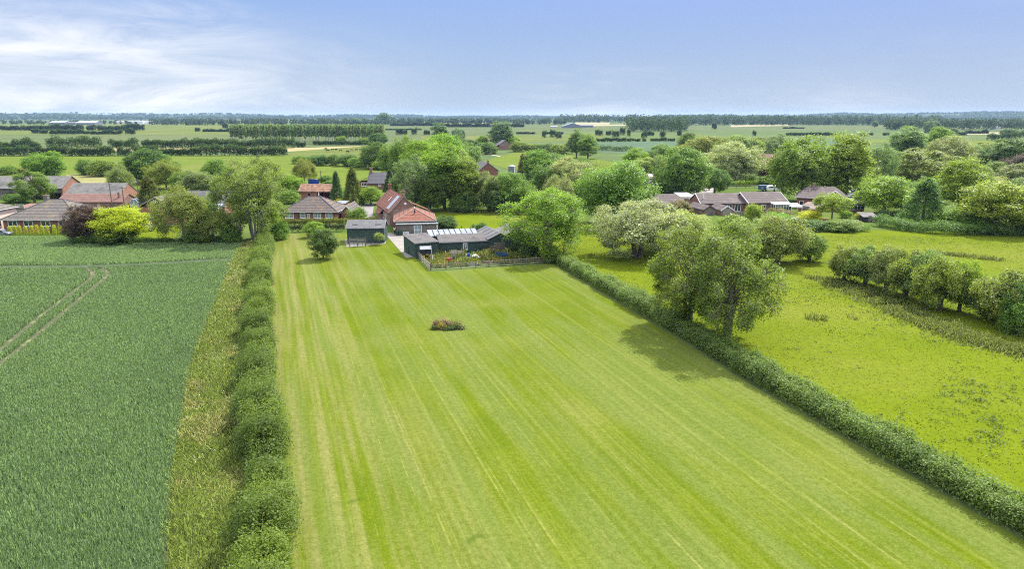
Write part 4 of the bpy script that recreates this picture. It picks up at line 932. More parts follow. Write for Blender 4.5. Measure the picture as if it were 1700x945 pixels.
    E = h.h(0, 0, 291); Rz = h.h(0, h.d / 2, 281.5); h.walls(M['brick'], E, Rz); h.gable(M['brown_grey'], E, Rz, over=.4)
    h = House('cottage', 'small red brick cottage with grey roof and pale rooflight left of the round tree', 'house', (1062, 304), (1088, 304), 8)
    E = h.h(0, 0, 296.5); Rz = h.h(0, h.d / 2, 288); h.walls(M['brick'], E, Rz); h.gable(M['brown_grey'], E, Rz, over=.3); sl = (Rz - E) / 4
    h.quad_on((h.w * .6, 1, E + sl + .18), (1.6, 0, 0), (0, 2, 2 * sl), 'rooflight', 'white_paint', .06); h.window('f', h.w * .62, 1, 1.4, 1.1, 1)
    h = House('red_house', 'tall dark red brick house half hidden behind the eastern trees', 'house', (1258, 284), (1292, 284), 9)
    E = h.h(0, 0, 268); Rz = h.h(0, h.d / 2, 256); h.walls(M['brick'], E, Rz); h.gable(M['faded_pantile'], E, Rz, over=.3); h.chimney(1, h.d / 2, Rz - .5, Rz + 1.2, .8)
    h = House('cottage', 'cottage with faded red roof showing between trees at far right', 'house', (1606, 282), (1632, 282), 8)
    E = h.h(0, 0, 275.5); Rz = h.h(0, h.d / 2, 268); h.walls(M['brick'], E, Rz); h.gable(M['faded_pantile'], E, Rz, over=.3)
    h = House('brick_house', 'brick house with brown roof in a gap of the right hand trees', 'house', (1470, 312), (1500, 312), 9)
    E = h.h(0, 0, 306); Rz = h.h(0, h.d / 2, 297); h.walls(M['brick'], E, Rz); h.gable(M['faded_brown'], E, Rz, over=.3)
    # --- greenhouse by the red barn
    h = House('greenhouse', 'small arched glass greenhouse with pale frame beside the red barn', 'greenhouse', (217, 345), (230, 345), 4.5)
    prof = [(0, 0), (h.w, 0), (h.w, 1.6), (h.w * .8, 2.3), (h.w / 2, 2.6), (h.w * .2, 2.3), (0, 1.6)]
    fr = MB()
    for y in (-.03, 1.5, 3.0, 4.5):
        for a, b in zip(prof[1:], prof[2:] + prof[:1]): fr.tube([(a[0], y, a[1]), (b[0], y, b[1])], .07, 4)
    for q in prof: fr.tube([(q[0], 0, q[1]), (q[0], 4.5, q[1])], .06, 4)
    fr.tube([(h.w / 2, -.03, 0), (h.w / 2, -.03, 2.6)], .07, 4); h.part(fr, 'frame', M['white_paint']); h.part(MB().extr(prof, .02, 4.45, 'y'), 'glazing', M['sky_glass'])
    # --- far barns near the horizon
    for (a, b, d, ep, rp, lab, wm, rm) in (((81, 207), (108, 207), 40, 203.5, 200.5, 'distant white roofed barn, leftmost of the far farm sheds', 'slate_metal', 'opaque_sheet'),
                                     ((110, 207), (125, 207), 30, 204, 202, 'distant dull grey barn between two pale far sheds', 'slate_metal', 'felt'),
                                     ((127, 207.5), (158, 207.5), 40, 203.6, 200.6, 'wide distant barn with bright roof and dark front', 'slate_metal', 'white_paint'),
                                     ((190, 205.5), (214, 205.5), 30, 202.6, 200.8, 'low distant pale shed left of the whitest far shed', 'cream_wall', 'opaque_sheet'),
                                     ((214, 206), (238, 206), 40, 201.8, 200, 'whitest distant shed near the left horizon', 'white_paint', 'opaque_sheet'),
                                     ((240, 206), (252, 206), 20, 203, 200.6, 'small pale gabled shed at the right end of the far farm', 'white_paint', 'opaque_sheet'),
                                     ((914, 211.5), (926, 211.5), 25, 210.2, 209, 'small distant shed with pale roof left of the blue roofed barn', 'cream_wall', 'opaque_sheet'),
                                     ((963, 211.5), (985, 211.5), 40, 208.5, 206.5, 'long distant grey shed right of the blue roofed barn', 'slate_metal', 'cement_sheet'),
                                     ((1650, 215), (1662, 215), 20, 212, 209, 'tiny white house in trees near the right horizon', 'white_paint', 'slate')):
        h = House('distant_barn', lab, 'barn', a, b, d); E = h.h(0, 0, ep); Rz = max(E + 1.5, h.h(0, h.d / 2, rp)); h.walls(M[wm], E, Rz); h.gable(M[rm], E, Rz, over=.5)
    h = House('distant_barn', 'broad blue grey gabled barn in the far fields right of centre', 'barn', (935, 212.5), (967, 212.5), 60)
    E = h.h(0, 0, 209.5); Rz = h.h(h.w / 2, 0, 204.5); h.walls(M['slate_metal'], E, Rz, 'y'); h.gable(M['slate_metal'], E, Rz, 'y', .5, verge=M['opaque_sheet'])
M['brown_grey'] = mottled('brown_grey', (.080, .066, .058), (.128, .108, .094), 2.6, (.165, .11, .07), .5, rows=.55, bstr=.25, t3=(.52, .68))
M['faded_brown'] = mottled('faded_brown', (.17, .13, .105), (.215, .17, .14), 2.6, (.15, .115, .095), .5, rows=.55, bstr=.25)
# ------------------------------------------------------------------ smaller things
def at(name, px, py, label, cat, rz=0.0, group=None):
    p = g(px, py); return empty(name, (p[0], p[1], 0), rz, label, cat, group)
def skin_mesh(name, verts, edges, radii, mat, levels=1):
    me = bpy.data.meshes.new(name); me.from_pydata(verts, edges, []); o = bpy.data.objects.new(name, me); col.objects.link(o)
    o.modifiers.new('skin', 'SKIN')
    for i, r in enumerate(radii): me.skin_vertices[0].data[i].radius = (r, r) if not hasattr(r, '__len__') else r
    me.skin_vertices[0].data[0].use_root = True
    s = o.modifiers.new('sub', 'SUBSURF'); s.levels = levels; s.render_levels = levels
    bpy.context.view_layer.update(); dg = bpy.context.evaluated_depsgraph_get()
    m2 = bpy.data.meshes.new_from_object(o.evaluated_get(dg)); bpy.data.objects.remove(o)
    m2.materials.clear(); m2.materials.append(mat); m2.name = name; m2.polygons.foreach_set('use_smooth', [True] * len(m2.polygons)); return m2
def cow_mesh():
    v = [(0, 0, 1.02), (-.55, 0, 1.05), (-.8, 0, 1.02), (.5, 0, 1.05), (.75, 0, 1.15), (1.05, 0, 1.05), (1.3, 0, .88), (-.9, 0, .75), (-.92, 0, .4),
         (-.62, .2, .8), (-.72, .22, .45), (-.66, .22, .0), (-.62, -.2, .8), (-.72, -.22, .45), (-.66, -.22, .0), (.55, .2, .75), (.55, .21, .4), (.57, .21, .0), (.55, -.2, .75), (.55, -.21, .4), (.57, -.21, .0), (1.02, .16, 1.16), (1.02, -.16, 1.16)]
    e = [(0, 1), (1, 2), (0, 3), (3, 4), (4, 5), (5, 6), (2, 7), (7, 8), (1, 9), (9, 10), (10, 11), (1, 12), (12, 13), (13, 14), (3, 15), (15, 16), (16, 17), (3, 18), (18, 19), (19, 20), (5, 21), (5, 22)]
    r = [(.36, .33), (.33, .31), (.2, .2), (.3, .33), .2, .15, .09, .04, .05, .15, .085, .06, .15, .085, .06, .13, .075, .06, .13, .075, .06, .05, .05]
    return v, e, r
def build_things():
    # cattle
    v, e, r = cow_mesh(); mb_ = skin_mesh('cow', v, e, r, M['black_hide']); mr = skin_mesh('cow', v, e, r, M['brown_hide'])
    for px, py, k, lab, s in ((541, 249.5, 0, 'black cow, leftmost of the herd, side on in the cattle meadow', 1.35), (544.5, 252.3, 0, 'black cow standing nearest below the leftmost cow', 1.2), (552, 250.6, 0, 'black cow third from left in the grazing herd', 1.2), (558, 250, 0, 'black cow fourth from left in the grazing herd', 1.2),
                              (565.5, 251.5, 1, 'brown cow in the middle of the grazing herd', 1.3), (577.5, 254.2, 0, 'black cow closest to the hedge bushes in the herd', 1.35), (584, 250.8, 1, 'ginger brown cow right of the herd middle', 1.2), (592, 250.3, 0, 'black cow second from right of the herd', 1.1), (599, 250.5, 0, 'black cow at the right end of the herd', 1.1), (428, 263, 0, 'lone black cow in the bright meadow above the tall left tree', 1.2)):
        p = g(px, py); o = link_mesh('cow', mr if k else mb_); o.location = (p[0], p[1], .05); o.rotation_euler = (0, 0, random.choice([0, 3.1, .4, 2.7, -.5])); o.scale = (s, s, s); tag(o, lab, 'cow', 'cattle grazing in the meadow')
    # person walking by the annexe
    rt = at('person', 655.5, 389.5, 'person in white top and dark trousers standing beside the hip roofed annexe', 'person', R(200))
    V = [(0, 0, .95), (0, 0, 1.15), (0, .01, 1.38), (0, .0, 1.5), (0, -.02, 1.60), (0, -.01, 1.72)]
    Rr = [(.15, .11), (.14, .10), (.16, .10), .055, (.075, .09), (.07, .085)]; Ed = [(0, 1), (1, 2), (2, 3), (3, 4), (4, 5)]
    for s in (-1, 1):
        b = len(V); V += [(s * .10, 0, .86), (s * .11, -.02, .5), (s * .11, .03 * s, .09), (s * .12, -.14, .04)]; Rr += [.09, .06, .045, .04]; Ed += [(0, b), (b, b + 1), (b + 1, b + 2), (b + 2, b + 3)]
        b = len(V); V += [(s * .20, .01, 1.42), (s * .27, .0, 1.14), (s * .25, -.16, .93), (s * .245, -.21, .88)]; Rr += [.055, .042, .03, .032]; Ed += [(2, b), (b, b + 1), (b + 1, b + 2), (b + 2, b + 3)]
        for k in range(4):
            c = len(V); dx = (k - 1.5) * .022; L = (.07, .085, .08, .06)[k]; V += [(s * .245 + dx, -.25, .85), (s * .245 + dx, -.25 - L * .5, .82 - L * .5)]; Rr += [.009, .008]; Ed += [(b + 3, c), (c, c + 1)]
        c = len(V); V += [(s * .205, -.235, .87), (s * .19, -.27, .85)]; Rr += [.010, .009]; Ed += [(b + 3, c), (c, c + 1)]
    link_mesh('body', skin_mesh('body', V, Ed, Rr, M['skin']), rt)
    sv = [(0, 0, .98), (0, 0, 1.15), (0, .01, 1.38), (0, 0, 1.46), (-.2, .01, 1.42), (-.26, 0, 1.18), (.2, .01, 1.42), (.26, 0, 1.18)]
    link_mesh('shirt', skin_mesh('shirt', sv, [(0, 1), (1, 2), (2, 3), (2, 4), (4, 5), (2, 6), (6, 7)], [(.17, .13), (.16, .12), (.18, .12), .09, .08, .07, .08, .07], M['white_cloth']), rt)
    tv = [(0, 0, .96), (-.10, 0, .84), (-.11, -.02, .5), (-.11, -.03, .10), (.10, 0, .84), (.11, -.02, .5), (.11, .03, .10)]
    link_mesh('trousers', skin_mesh('trousers', tv, [(0, 1), (1, 2), (2, 3), (0, 4), (4, 5), (5, 6)], [(.17, .13), .11, .085, .07, .11, .085, .07], M['navy_cloth']), rt)
    hv = [(0, .02, 1.70), (0, .05, 1.76), (0, .06, 1.66)]; link_mesh('hair', skin_mesh('hair', hv, [(0, 1), (0, 2)], [.075, .06, .05], M['hair']), rt)
    rt.scale = (1.04, 1.04, 1.04)
    # wheelie bins, bench and water butt by the annexe
    for px, lab in ((659.5, 'dark green wheelie bin beside the standing person'), (664.5, 'dark green wheelie bin right of the other bin, pale label on top')):
        b = at('wheelie_bin', px, 390.8, lab, 'bin', R(10), 'bins by the annexe')
        MB().extr([(-.25, .08), (.25, .08), (.30, .95), (-.30, .95)], -.26, .26).build('body', M['green_plastic'], b); MB().extr([(-.34, .95), (.33, .952), (.3, 1.04), (-.30, 1.0)], -.3, .3).build('lid', M['green_plastic'], b)
        for s in (-.24, .24): MB().lathe([(.09, -.03), (.09, .03)], 10).xf(lambda p, s=s: (s + p[2], .26 + p[0], .09 + p[1])).build('wheel', M['rubber'], b)
    b = at('garden_bench', 674.5, 391.3, 'small white slatted garden bench outside the garden room', 'bench', R(9)); w = 'white_paint'
    for k in range(3): MB().box(-.65, .65, -.2 + k * .15, -.09 + k * .15, .42, .45).build('seat', M[w], b) if k == 0 else None
    MB().box(-.65, .65, -.085, .06, .421, .449).box(-.65, .65, .07, .2, .421, .449).build('seat_slats', M[w], b)
    MB().box(-.65, .65, .22, .25, .55, .63).box(-.65, .65, .24, .27, .70, .80).build('backrest', M[w], b)
    for x in (-.6, .6):
        for y in (-.18, .23): MB().box(x - .03, x + .03, y - .03, y + .03, 0, .418 if y < 0 else .82).build('leg', M[w], b)
    # tall post fence wire right of garden room
    # picket pen in front of the shed
    p = at('picket_pen', 580, 410, 'weathered timber pen with top rails and white pickets in front of the green shed', 'pen', R(5)); m = .125
    L = 3.2
    for x in (0, L * .5, L):
        for y in (0, 1.1): MB().box(x - .06, x + .06, y - .06, y + .06, 0, 1.9 if y else 1.7).build('post', M['fence_wood'], p)
    for z in (1.0, 1.32, 1.62): MB().box(.062, L - .062, -.03, .03, z, z + .10).build('rail', M['weathered_wood'], p)
    for k in range(15): MB().box(.12 + k * .205, .2 + k * .205, -.05, -.031, .08, .85).build('picket', M['white_paint' if k % 4 else 'weathered_wood'], p)
    MB().box(.062, L - .062, -.028, .02, .55, .63).build('rail', M['weathered_wood'], p)
    # raised hutch against workshop
    p = at('hutch', 707, 431.5, 'raised dark hutch on legs with sloping pale lid beside the green workshop', 'hutch', R(8))
    MB().box(-.95, .95, 0, .8, 1.1, 1.95).build('box', M['navy_box'], p); MB().extr([(-.2, 1.952), (.9, 2.35), (.9, 2.43), (-.2, 2.03)], -1.05, 1.05).build('lid', M['opaque_sheet'], p)
    for x in (-.9, .9):
        for y in (.06, .74): MB().box(x - .06, x + .06, y - .06, y + .06, 0, 1.098).build('leg', M['weathered_wood'], p)
    MB().tube([(1.25, -.1, 0), (1.0, .5, 2.6)], .06, 6).build('prop', M['white_paint'], p)
    # dark wheeled machine by the workshop door
    p = at('garden_machine', 675.5, 418, 'small dark wheeled machine with pale front beside the workshop door', 'machine', R(15))
    MB().box(-.35, .35, -.3, .3, .35, .95).build('body', M['black_metal'], p, bevel=.06); MB().box(-.28, .28, -.36, -.302, .3, .62).build('front_panel', M['white_paint'], p)
    MB().lathe([(.38, .95), (.36, 1.15), (.2, 1.28)], 12).build('hood', M['black_metal'], p)
    for x in (-.3, .3): MB().lathe([(.2, -.05), (.2, .05)], 12).xf(lambda q, x=x: (x + q[2] + (.1 if x > 0 else -.1), q[0], .2 + q[1])).build('wheel', M['rubber'], p)
    # post and rail fence round the yard: two runs meeting at the corner
    def fence(name, pts, lab, hgt=1.05, rails=3, step=2.4, mat='weathered_wood', post='fence_wood', rw=.11):
        P = [np.array(g(*q)) for q in pts]; c = P[0]; rt = empty(name, (c[0], c[1], 0), 0, lab, 'fence')
        for a, b in zip(P[:-1], P[1:]):
            L = np.hypot(*(b - a)); n = max(1, round(L / step)); d = (b - a) / L; an = math.atan2(d[1], d[0])
            def loc(q): return (a[0] - c[0] + q[0] * d[0] - q[1] * d[1], a[1] - c[1] + q[0] * d[1] + q[1] * d[0], q[2])
            for k in range(n + 1): MB().box(k * L / n - .06, k * L / n + .06, -.02, .10, -.1, hgt + .12).xf(loc).build('post', M[post], rt)
            for k in range(rails):
                z = .3 + (hgt - .32) * k / max(1, rails - 1); mb = MB()
                mb.tube([(0, -.05, z), (L * .5, -.05, z - .03), (L, -.05, z)], rw / 2, 5).xf(loc); mb.build('rail', M[mat], rt)
        return rt
    fence('rail_fence', [(693, 426.5), (714.5, 448.5)], 'short grey post and rail fence along the left side of the weedy yard', 1.15, 4, 2.0)
    fence('rail_fence', [(715.5, 449), (790, 444.5), (914, 436)], 'long weathered post and rail fence along the front of the weedy yard')
    fence('rail_fence', [(726, 373), (752, 381), (795, 386)], 'thin post and rail fence behind the workshop by the dark hedge', 1.0, 1, 3)
    fence('panel_fence', [(1218, 359), (1262, 358)], 'low grey garden fence below the brown roofed bungalows', 1.1, 4, 2, 'grey_board', rw=.24)
    fence('paddock_fence', [(1207, 314), (1268, 312)], 'pale paddock fence below the clipped hedge of the distant garden', 1.2, 3, 4)
    # things in the weedy yard
    p = at('mower', 748, 436, 'old red ride-on mower parked among the yard weeds', 'mower', R(-20))
    MB().extr([(-.85, .3), (.1, .3), (.1, .75), (-.7, .85), (-.85, .7)], -.36, .36, 'y').build('bonnet', M['red_paint'], p, bevel=.04); MB().box(.1, .75, -.42, .42, .35, .6).build('rear_deck', M['red_paint'], p, bevel=.04)
    MB().extr([(.25, .61), (.7, .61), (.78, 1.15), (.66, 1.15), (.58, .75), (.25, .72)], -.24, .24, 'y').build('seat', M['black_metal'], p); MB().tube([(-.05, 0, .75), (.12, 0, 1.05)], .03, 6).build('steering_column', M['black_metal'], p)
    MB().lathe([(.2, -.015), (.22, 0), (.2, .015)], 12, (.13, 0, 1.06)).build('steering_wheel', M['black_metal'], p); MB().box(-.3, .3, -.55, .55, .12, .28).build('cutting_deck', M['orange_paint'], p)
    for x, r in ((-.6, .2), (.5, .28)):
        for y in (-.45, .45): MB().lathe([(r * .9, -.09), (r, -.06), (r, .06), (r * .9, .09)], 14).xf(lambda q, x=x, y=y, r=r: (x + q[0], y + q[2], r + q[1])).build('wheel', M['rubber'], p)
    p = at('utility_trailer', 822, 429, 'small blue open trailer with long drawbar in the weedy yard', 'trailer', R(8))
    MB().box(-.0, 2.3, -.65, .65, .5, .56).box(0, 2.3, -.65, -.6, .561, 1.0).box(0, 2.3, .6, .65, .561, 1.0).box(0, .05, -.6, .6, .561, 1.0).box(2.25, 2.3, -.6, .6, .561, 1.0).build('body', M['teal_paint'], p)
    MB().tube([(-2.0, 0, .5), (0, -.3, .47)], .05, 6).tube([(-2.0, 0, .5), (0, .3, .47)], .05, 6).build('drawbar', M['weathered_wood'], p)
    for y in (-.75, .75): MB().lathe([(.24, -.08), (.28, -.05), (.28, .05), (.24, .08)], 14).xf(lambda q, y=y: (1.2 + q[0], y + q[2], .28 + q[1])).build('wheel', M['rubber'], p)
    p = at('storage_box', 838.5, 428, 'dark green storage box at the right end of the blue trailer', 'box', R(8)); MB().box(-.45, .45, -.35, .35, 0, .75).build('body', M['green_plastic'], p, bevel=.04); MB().box(-.5, .5, -.4, .4, .752, .84).build('lid', M['green_plastic'], p)
    p = at('barrel', 778, 429, 'upright bright blue plastic barrel among the weeds', 'barrel'); MB().lathe([(.24, 0), (.29, .25), (.29, .65), (.25, .9)], 14).build('body', M['blue_paint'], p); MB().lathe([(.25, .902), (.24, .95)], 14).build('lid', M['blue_paint'], p)
    for px, py, s, lab in ((789, 428.5, .55, 'plump white builder bag left of the drawbar'), (795, 429.5, .42, 'smaller white builder bag by the end of the drawbar')):
        p = g(px, py); rgx = np.random.default_rng(int(px)); bm = bmesh.new(); bmesh.ops.create_icosphere(bm, subdivisions=3, radius=s)
        for vv in bm.verts: vv.co *= 1 + rgx.normal() * .05; vv.co.z = max(-.42 * s, vv.co.z * .85) + .42 * s; vv.co.x *= 1.2
        me = bpy.data.meshes.new('builder_bag'); bm.to_mesh(me); bm.free(); me.materials.append(M['white_cloth']); o = link_mesh('builder_bag', me); o.location = (p[0], p[1], 0); tag(o, lab, 'bag', 'builder bags in the yard')
    p = at('timber_stack', 757, 427, 'leaning stack of grey boards near the centre of the yard', 'timber', R(-12))
    for k in range(5): MB().box(-1.3 + .1 * k, 1.1 + .08 * k, -.1 + k * .13, .0 + k * .13, .1 + k * .14, .8 + k * .10).build('board', M['weathered_wood'], p)
    for x in (-1.0, .9): MB().tube([(x, .9, 0), (x, .55, 1.25)], .05, 5).build('support', M['fence_wood'], p)
    p = at('trough', 785, 441.5, 'pale upturned bath shaped trough behind the front yard fence', 'trough', R(5))
    MB().extr([(-.85, .0), (.75, .0), (.9, .5), (.82, .5), (.7, .08), (-.8, .08), (-.92, .5), (-1.0, .5)], -.35, .35, 'y').build('shell', M['opaque_sheet'], p); MB().box(-.85, .8, -.42, -.352, .4, .5).box(-.85, .8, .352, .42, .4, .5).build('rim', M['opaque_sheet'], p)
    p = at('hoop', 805, 420, 'large dark hoop leaning on the wall of the long green workshop', 'hoop', R(5))
    MB().tube([(1.15 * math.cos(t), .1 - .15 * math.sin(t), 1.55 * math.sin(t)) for t in np.linspace(0, math.pi, 13)], .11, 6).build('ring', M['rubber'], p); MB().tube([(-1.15, .1, .06), (1.15, .1, .06)], .05, 6).build('foot_bar', M['rubber'], p)
    p = at('timber_screen', 822, 422, 'brown slatted timber screen in front of the gabled workshop', 'screen', R(15))
    for k in range(5): MB().box(-1.1, 1.1, -.03, 0, .2 + k * .3, .42 + k * .3).build('slat', M['fence_wood'], p)
    for x in (-1, 0, 1): MB().box(x - .05, x + .05, .002, .09, 0, 1.65).build('post', M['fence_wood'], p)
    for px, py, w, lab in ((768, 425, 1.5, 'heap of pale rubble bags behind the yard weeds'), (810, 437, 1.0, 'low pile of pinkish bricks near the yard fence')):
        p = at('rubble_pile', px, py, lab, 'pile')
        rgx = np.random.default_rng(int(px)); mb = MB()
        for _ in range(26):
            x, y = rgx.normal() * w * .4, rgx.normal() * .25; z = max(0, .35 - abs(x) * .2) * rgx.random(); a = .12 + .12 * rgx.random(); mb.box(x - a, x + a, y - .1, y + .1, z, z + .14)
        mb.build('rubble', M['cream_wall' if px < 800 else 'faded_pantile'], p)
    # poles and masts
    for px, py, ty, mat, lab in ((565, 336, 294, 'pale_bark', 'slim pale telegraph pole in front of the dark conifer'), (585, 340, 311, 'opaque_sheet', 'grey lamp post between the conifers at the road'), (533, 300, 283, 'fence_wood', 'dark wooden pole beside the blue container'),
                                 (187, 347, 303, 'fence_wood', 'thin wooden pole in front of the red tiled barn'), (208, 352, 309, 'fence_wood', 'taller dark wooden pole at the right end of the red tiled barn')):
        p = at('utility_pole', px, py, lab, 'pole'); H = zat(g(px, py), ty); MB().tube([(0, 0, -.1), (0, 0, H)], [.16, .11], 8).build('shaft', M[mat], p); MB().box(-.8, .8, -.06, .06, H - .6, H - .48).build('crossarm', M[mat], p) if mat != 'opaque_sheet' else MB().box(-.1, .9, -.1, .1, H - .06, H + .08).build('lamp_head', M['slate_metal'], p)
    p = at('lamp_post', 263.5, 398, 'short dark garden lamp post on the left hand lawn edge', 'lamp post'); MB().tube([(0, 0, 0), (0, 0, 1.7)], .05, 6).build('shaft', M['black_metal'], p); MB().lathe([(.08, 1.7), (.16, 1.95), (.05, 2.1)], 8).build('lantern', M['black_metal'], p)
    # flag on a staff
    p = at('flag', 229, 315, 'small red white and blue crossed flag flying from a staff', 'flag', 0); H = zat(g(229, 315), 298)
    MB().tube([(0, 0, 0), (0, 0, H)], .09, 6).build('staff', M['fence_wood'], p); W_, Hh = 2.1, 1.15; z0 = H - Hh - .1
    def wav(q): return (q[0], q[1] + .12 * math.sin(-q[0] * 3), q[2] + .12 * q[0])
    def strip(z0, z1, x0, x1, y, n=8):
        mb = MB(); xs = np.linspace(x0, x1, n + 1); vs = []
        for x in xs: vs += [(x, y - .012, z0), (x, y - .012, z1), (x, y + .012, z1), (x, y + .012, z0)]
        fs = [(i * 4 + k, i * 4 + (k + 1) % 4, i * 4 + 4 + (k + 1) % 4, i * 4 + 4 + k) for i in range(n) for k in range(4)] + [(3, 2, 1, 0), (n * 4, n * 4 + 1, n * 4 + 2, n * 4 + 3)]
        return mb.add(vs, fs).xf(wav)
    cl = strip(z0, z0 + Hh, -W_, -.1, 0).build('cloth', M['flag_blue'], p)
    strip(z0 + .36, z0 + .79, -W_, -.1, -.02).build('white_cross', M['white_cloth'], cl); strip(z0 + .001, z0 + Hh - .001, -1.32, -.9, -.021).build('white_cross', M['white_cloth'], cl)
    strip(z0 + .46, z0 + .69, -W_, -.1, -.05).build('red_cross', M['red_paint'], cl); strip(z0 + .001, z0 + Hh - .001, -1.22, -1.0, -.051).build('red_cross', M['red_paint'], cl)
    for s in (1, -1):
        mb = MB()
        for k in range(9):
            x = -W_ + .1 + k * .22; z = z0 + (.08 + k * .12 if s > 0 else Hh - .08 - k * .12); mb.box(x, x + .22, -.038, -.034, z - .06, z + .14) if z < z0 + Hh - .15 and z > z0 + .06 else None
        mb.xf(wav).build('diagonal', M['white_cloth'], cl)
    # bird table like shelter under the tall tree
    p = at('bird_table', 398, 403, 'dark roofed shelter with pale panel on a post under the tall left tree', 'shelter', 0)
    MB().tube([(0, 0, 0), (0, 0, 2.6)], .09, 6).build('post', M['fence_wood'], p); MB().box(-.75, .75, -.5, .5, 2.6, 2.72).build('tray', M['fence_wood'], p); MB().box(-.5, .6, .2, .28, 2.75, 4.1).build('panel', M['cream_wall'], p)
    for x in (-.65, .65): MB().box(x - .06, x + .06, -.4, -.28, 2.73, 4.2).build('upright', M['fence_wood'], p)
    MB().extr([(-.95, 4.15), (0, 4.75), (.95, 4.15), (.95, 4.28), (0, 4.9), (-.95, 4.28)], -.6, .6, 'y').build('roof', M['black_board'], p)
    # blue container, caravan, canopy, tank
    p = at('shipping_container', 519, 306.5, 'bright blue steel container behind the old outhouse', 'container', R(-6)); H = zat(g(519, 306.5), 297.5)
    mb = MB()
    for k in range(14): mb.box(-1.62 + k * .235, -1.47 + k * .235, -.04, 0, .1, H - .12)
    MB().box(-1.7, 1.7, 0, 2.4, 0, H - .1).build('body', M['blue_paint'], p); mb.build('ribs', M['blue_paint'], p); MB().box(-1.75, 1.75, -.05, 2.45, H - .098, H).build('roof', M['opaque_sheet'], p)
    p = at('box_trailer', 1269, 318, 'dark blue box trailer parked left of the white caravan', 'trailer', 0); H = zat(g(1269, 318), 308)
    MB().box(-1.6, 1.6, 0, 2.2, .5, H).build('body', M['teal_paint'], p, bevel=.1); MB().box(-1.4, -.2, -.03, -.004, .7, H - .4).build('door', M['slate_metal'], p)
    for x in (-.5, .5): MB().lathe([(.3, -.1), (.3, .1)], 12).xf(lambda q, x=x: (x + q[0], .0 + q[2], .3 + q[1])).build('wheel', M['rubber'], p)
    p = at('caravan', 1285, 318.5, 'white touring caravan parked on the grass behind the bungalows', 'caravan', 0); H = zat(g(1285, 318.5), 308.5)
    MB().extr([(-2.4, .55), (2.3, .55), (2.5, 1.4), (2.3, H), (-2.2, H), (-2.55, 1.5)], 0, 2.2, 'y').build('body', M['white_paint'], p, bevel=.08); MB().box(-1.8, -.4, -.03, -.004, 1.4, 2.0).box(.4, 1.6, -.03, -.004, 1.4, 2.0).build('window', M['glass'], p); MB().box(-.2, .25, -.03, -.004, .65, 2.1).build('door', M['opaque_sheet'], p)
    MB().lathe([(.32, -.1), (.32, .1)], 12).xf(lambda q: (.1 + q[0], .05 + q[2], .32 + q[1])).build('wheel', M['rubber'], p)
    p = at('canopy', 1322, 355, 'white pitched garden canopy on posts in front of the tan garage roof', 'canopy', R(6)); 
    MB().add([(-1.6, 0, 2.0), (1.6, 0, 2.0), (1.6, 2.6, 2.0), (-1.6, 2.6, 2.0), (-.6, 1.3, 2.8), (.6, 1.3, 2.8)], [(0, 1, 5, 4), (1, 2, 5), (2, 3, 4, 5), (3, 0, 4), (3, 2, 1, 0)]).build('roof', M['white_cloth'], p); MB().box(-1.6, 1.6, -.03, 0, 1.75, 1.998).build('valance', M['white_cloth'], p)
    for x in (-1.55, 1.55):
        for y in (.05, 2.55): MB().tube([(x, y, 0), (x, y, 1.998)], .05, 6).build('post', M['white_paint'], p)
    p = at('storage_tank', 850, 295, 'large slate coloured cylindrical tank with pale rim beside the brick farmhouse', 'tank', 0); H = zat(g(850, 295), 277)
    rr = 6.2 * mpp(g(850, 295)); MB().lathe([(rr, 0), (rr, H)], 20).build('shell', M['slate_metal'], p, smooth=False); MB().lathe([(rr * 1.04, H + .002), (rr * 1.04, H + .3), (.2, H + .9)], 20).build('roof', M['opaque_sheet'], p); MB().box(rr * .55, rr * .85, -rr * 1.02, -rr * .6, .5, H - .01).build('ladder', M['white_paint'], p)
    # raised beds, tubs in the right hand garden
    p = at('cold_frame', 1336, 368, 'pale blue cold frame below the small round garden tree', 'cold frame', R(3)); MB().extr([(0, 0), (1.4, 0), (1.4, .75), (0, .5)], -1.1, 1.1).build('base', M['white_paint'], p); MB().extr([(-.05, .502), (1.45, .752), (1.45, .80), (-.05, .55)], -1.15, 1.15).build('lid', M['sky_glass'], p)
    p = at('planter', 1371, 368, 'orange terracotta trough planter under the small round garden tree', 'planter', R(3)); MB().extr([(-.3, 0), (.3, 0), (.4, .7), (-.4, .7)], -.75, .75).build('trough', M['orange_brick'], p); MB().box(-.8, .8, -.45, .45, .702, .8).build('rim', M['orange_brick'], p)
    p = at('garden_store', 1318, 371, 'low dark garden store with pale sloping lid at the pasture edge', 'store', R(-4)); MB().box(-1.4, 1.4, 0, 1.5, 0, 1.0).build('body', M['grey_board'], p); MB().extr([(-.1, 1.002), (1.6, 1.3), (1.6, 1.38), (-.1, 1.08)], -1.5, 1.5).build('lid', M['opaque_sheet'], p)
    # cars
    def car(px, py, mat, lab, rz, s=1.0, group=None):
        p = at('parked_car', px, py, lab, 'car', rz, group); p.scale = (s, s, s)
        MB().extr([(-2.1, .3), (2.1, .3), (2.15, .65), (1.95, .82), (1.0, .92), (-1.9, .95), (-2.1, .8)], -.85, .85, 'y').build('body', M[mat], p, bevel=.05)
        MB().extr([(-1.75, .93), (1.05, .9), (.35, 1.42), (-1.25, 1.45)], -.74, .74, 'y').build('window_band', M['glass'], p); MB().extr([(-1.22, 1.452), (.32, 1.422), (.2, 1.5), (-1.1, 1.53)], -.7, .7, 'y').build('roof_panel', M[mat], p)
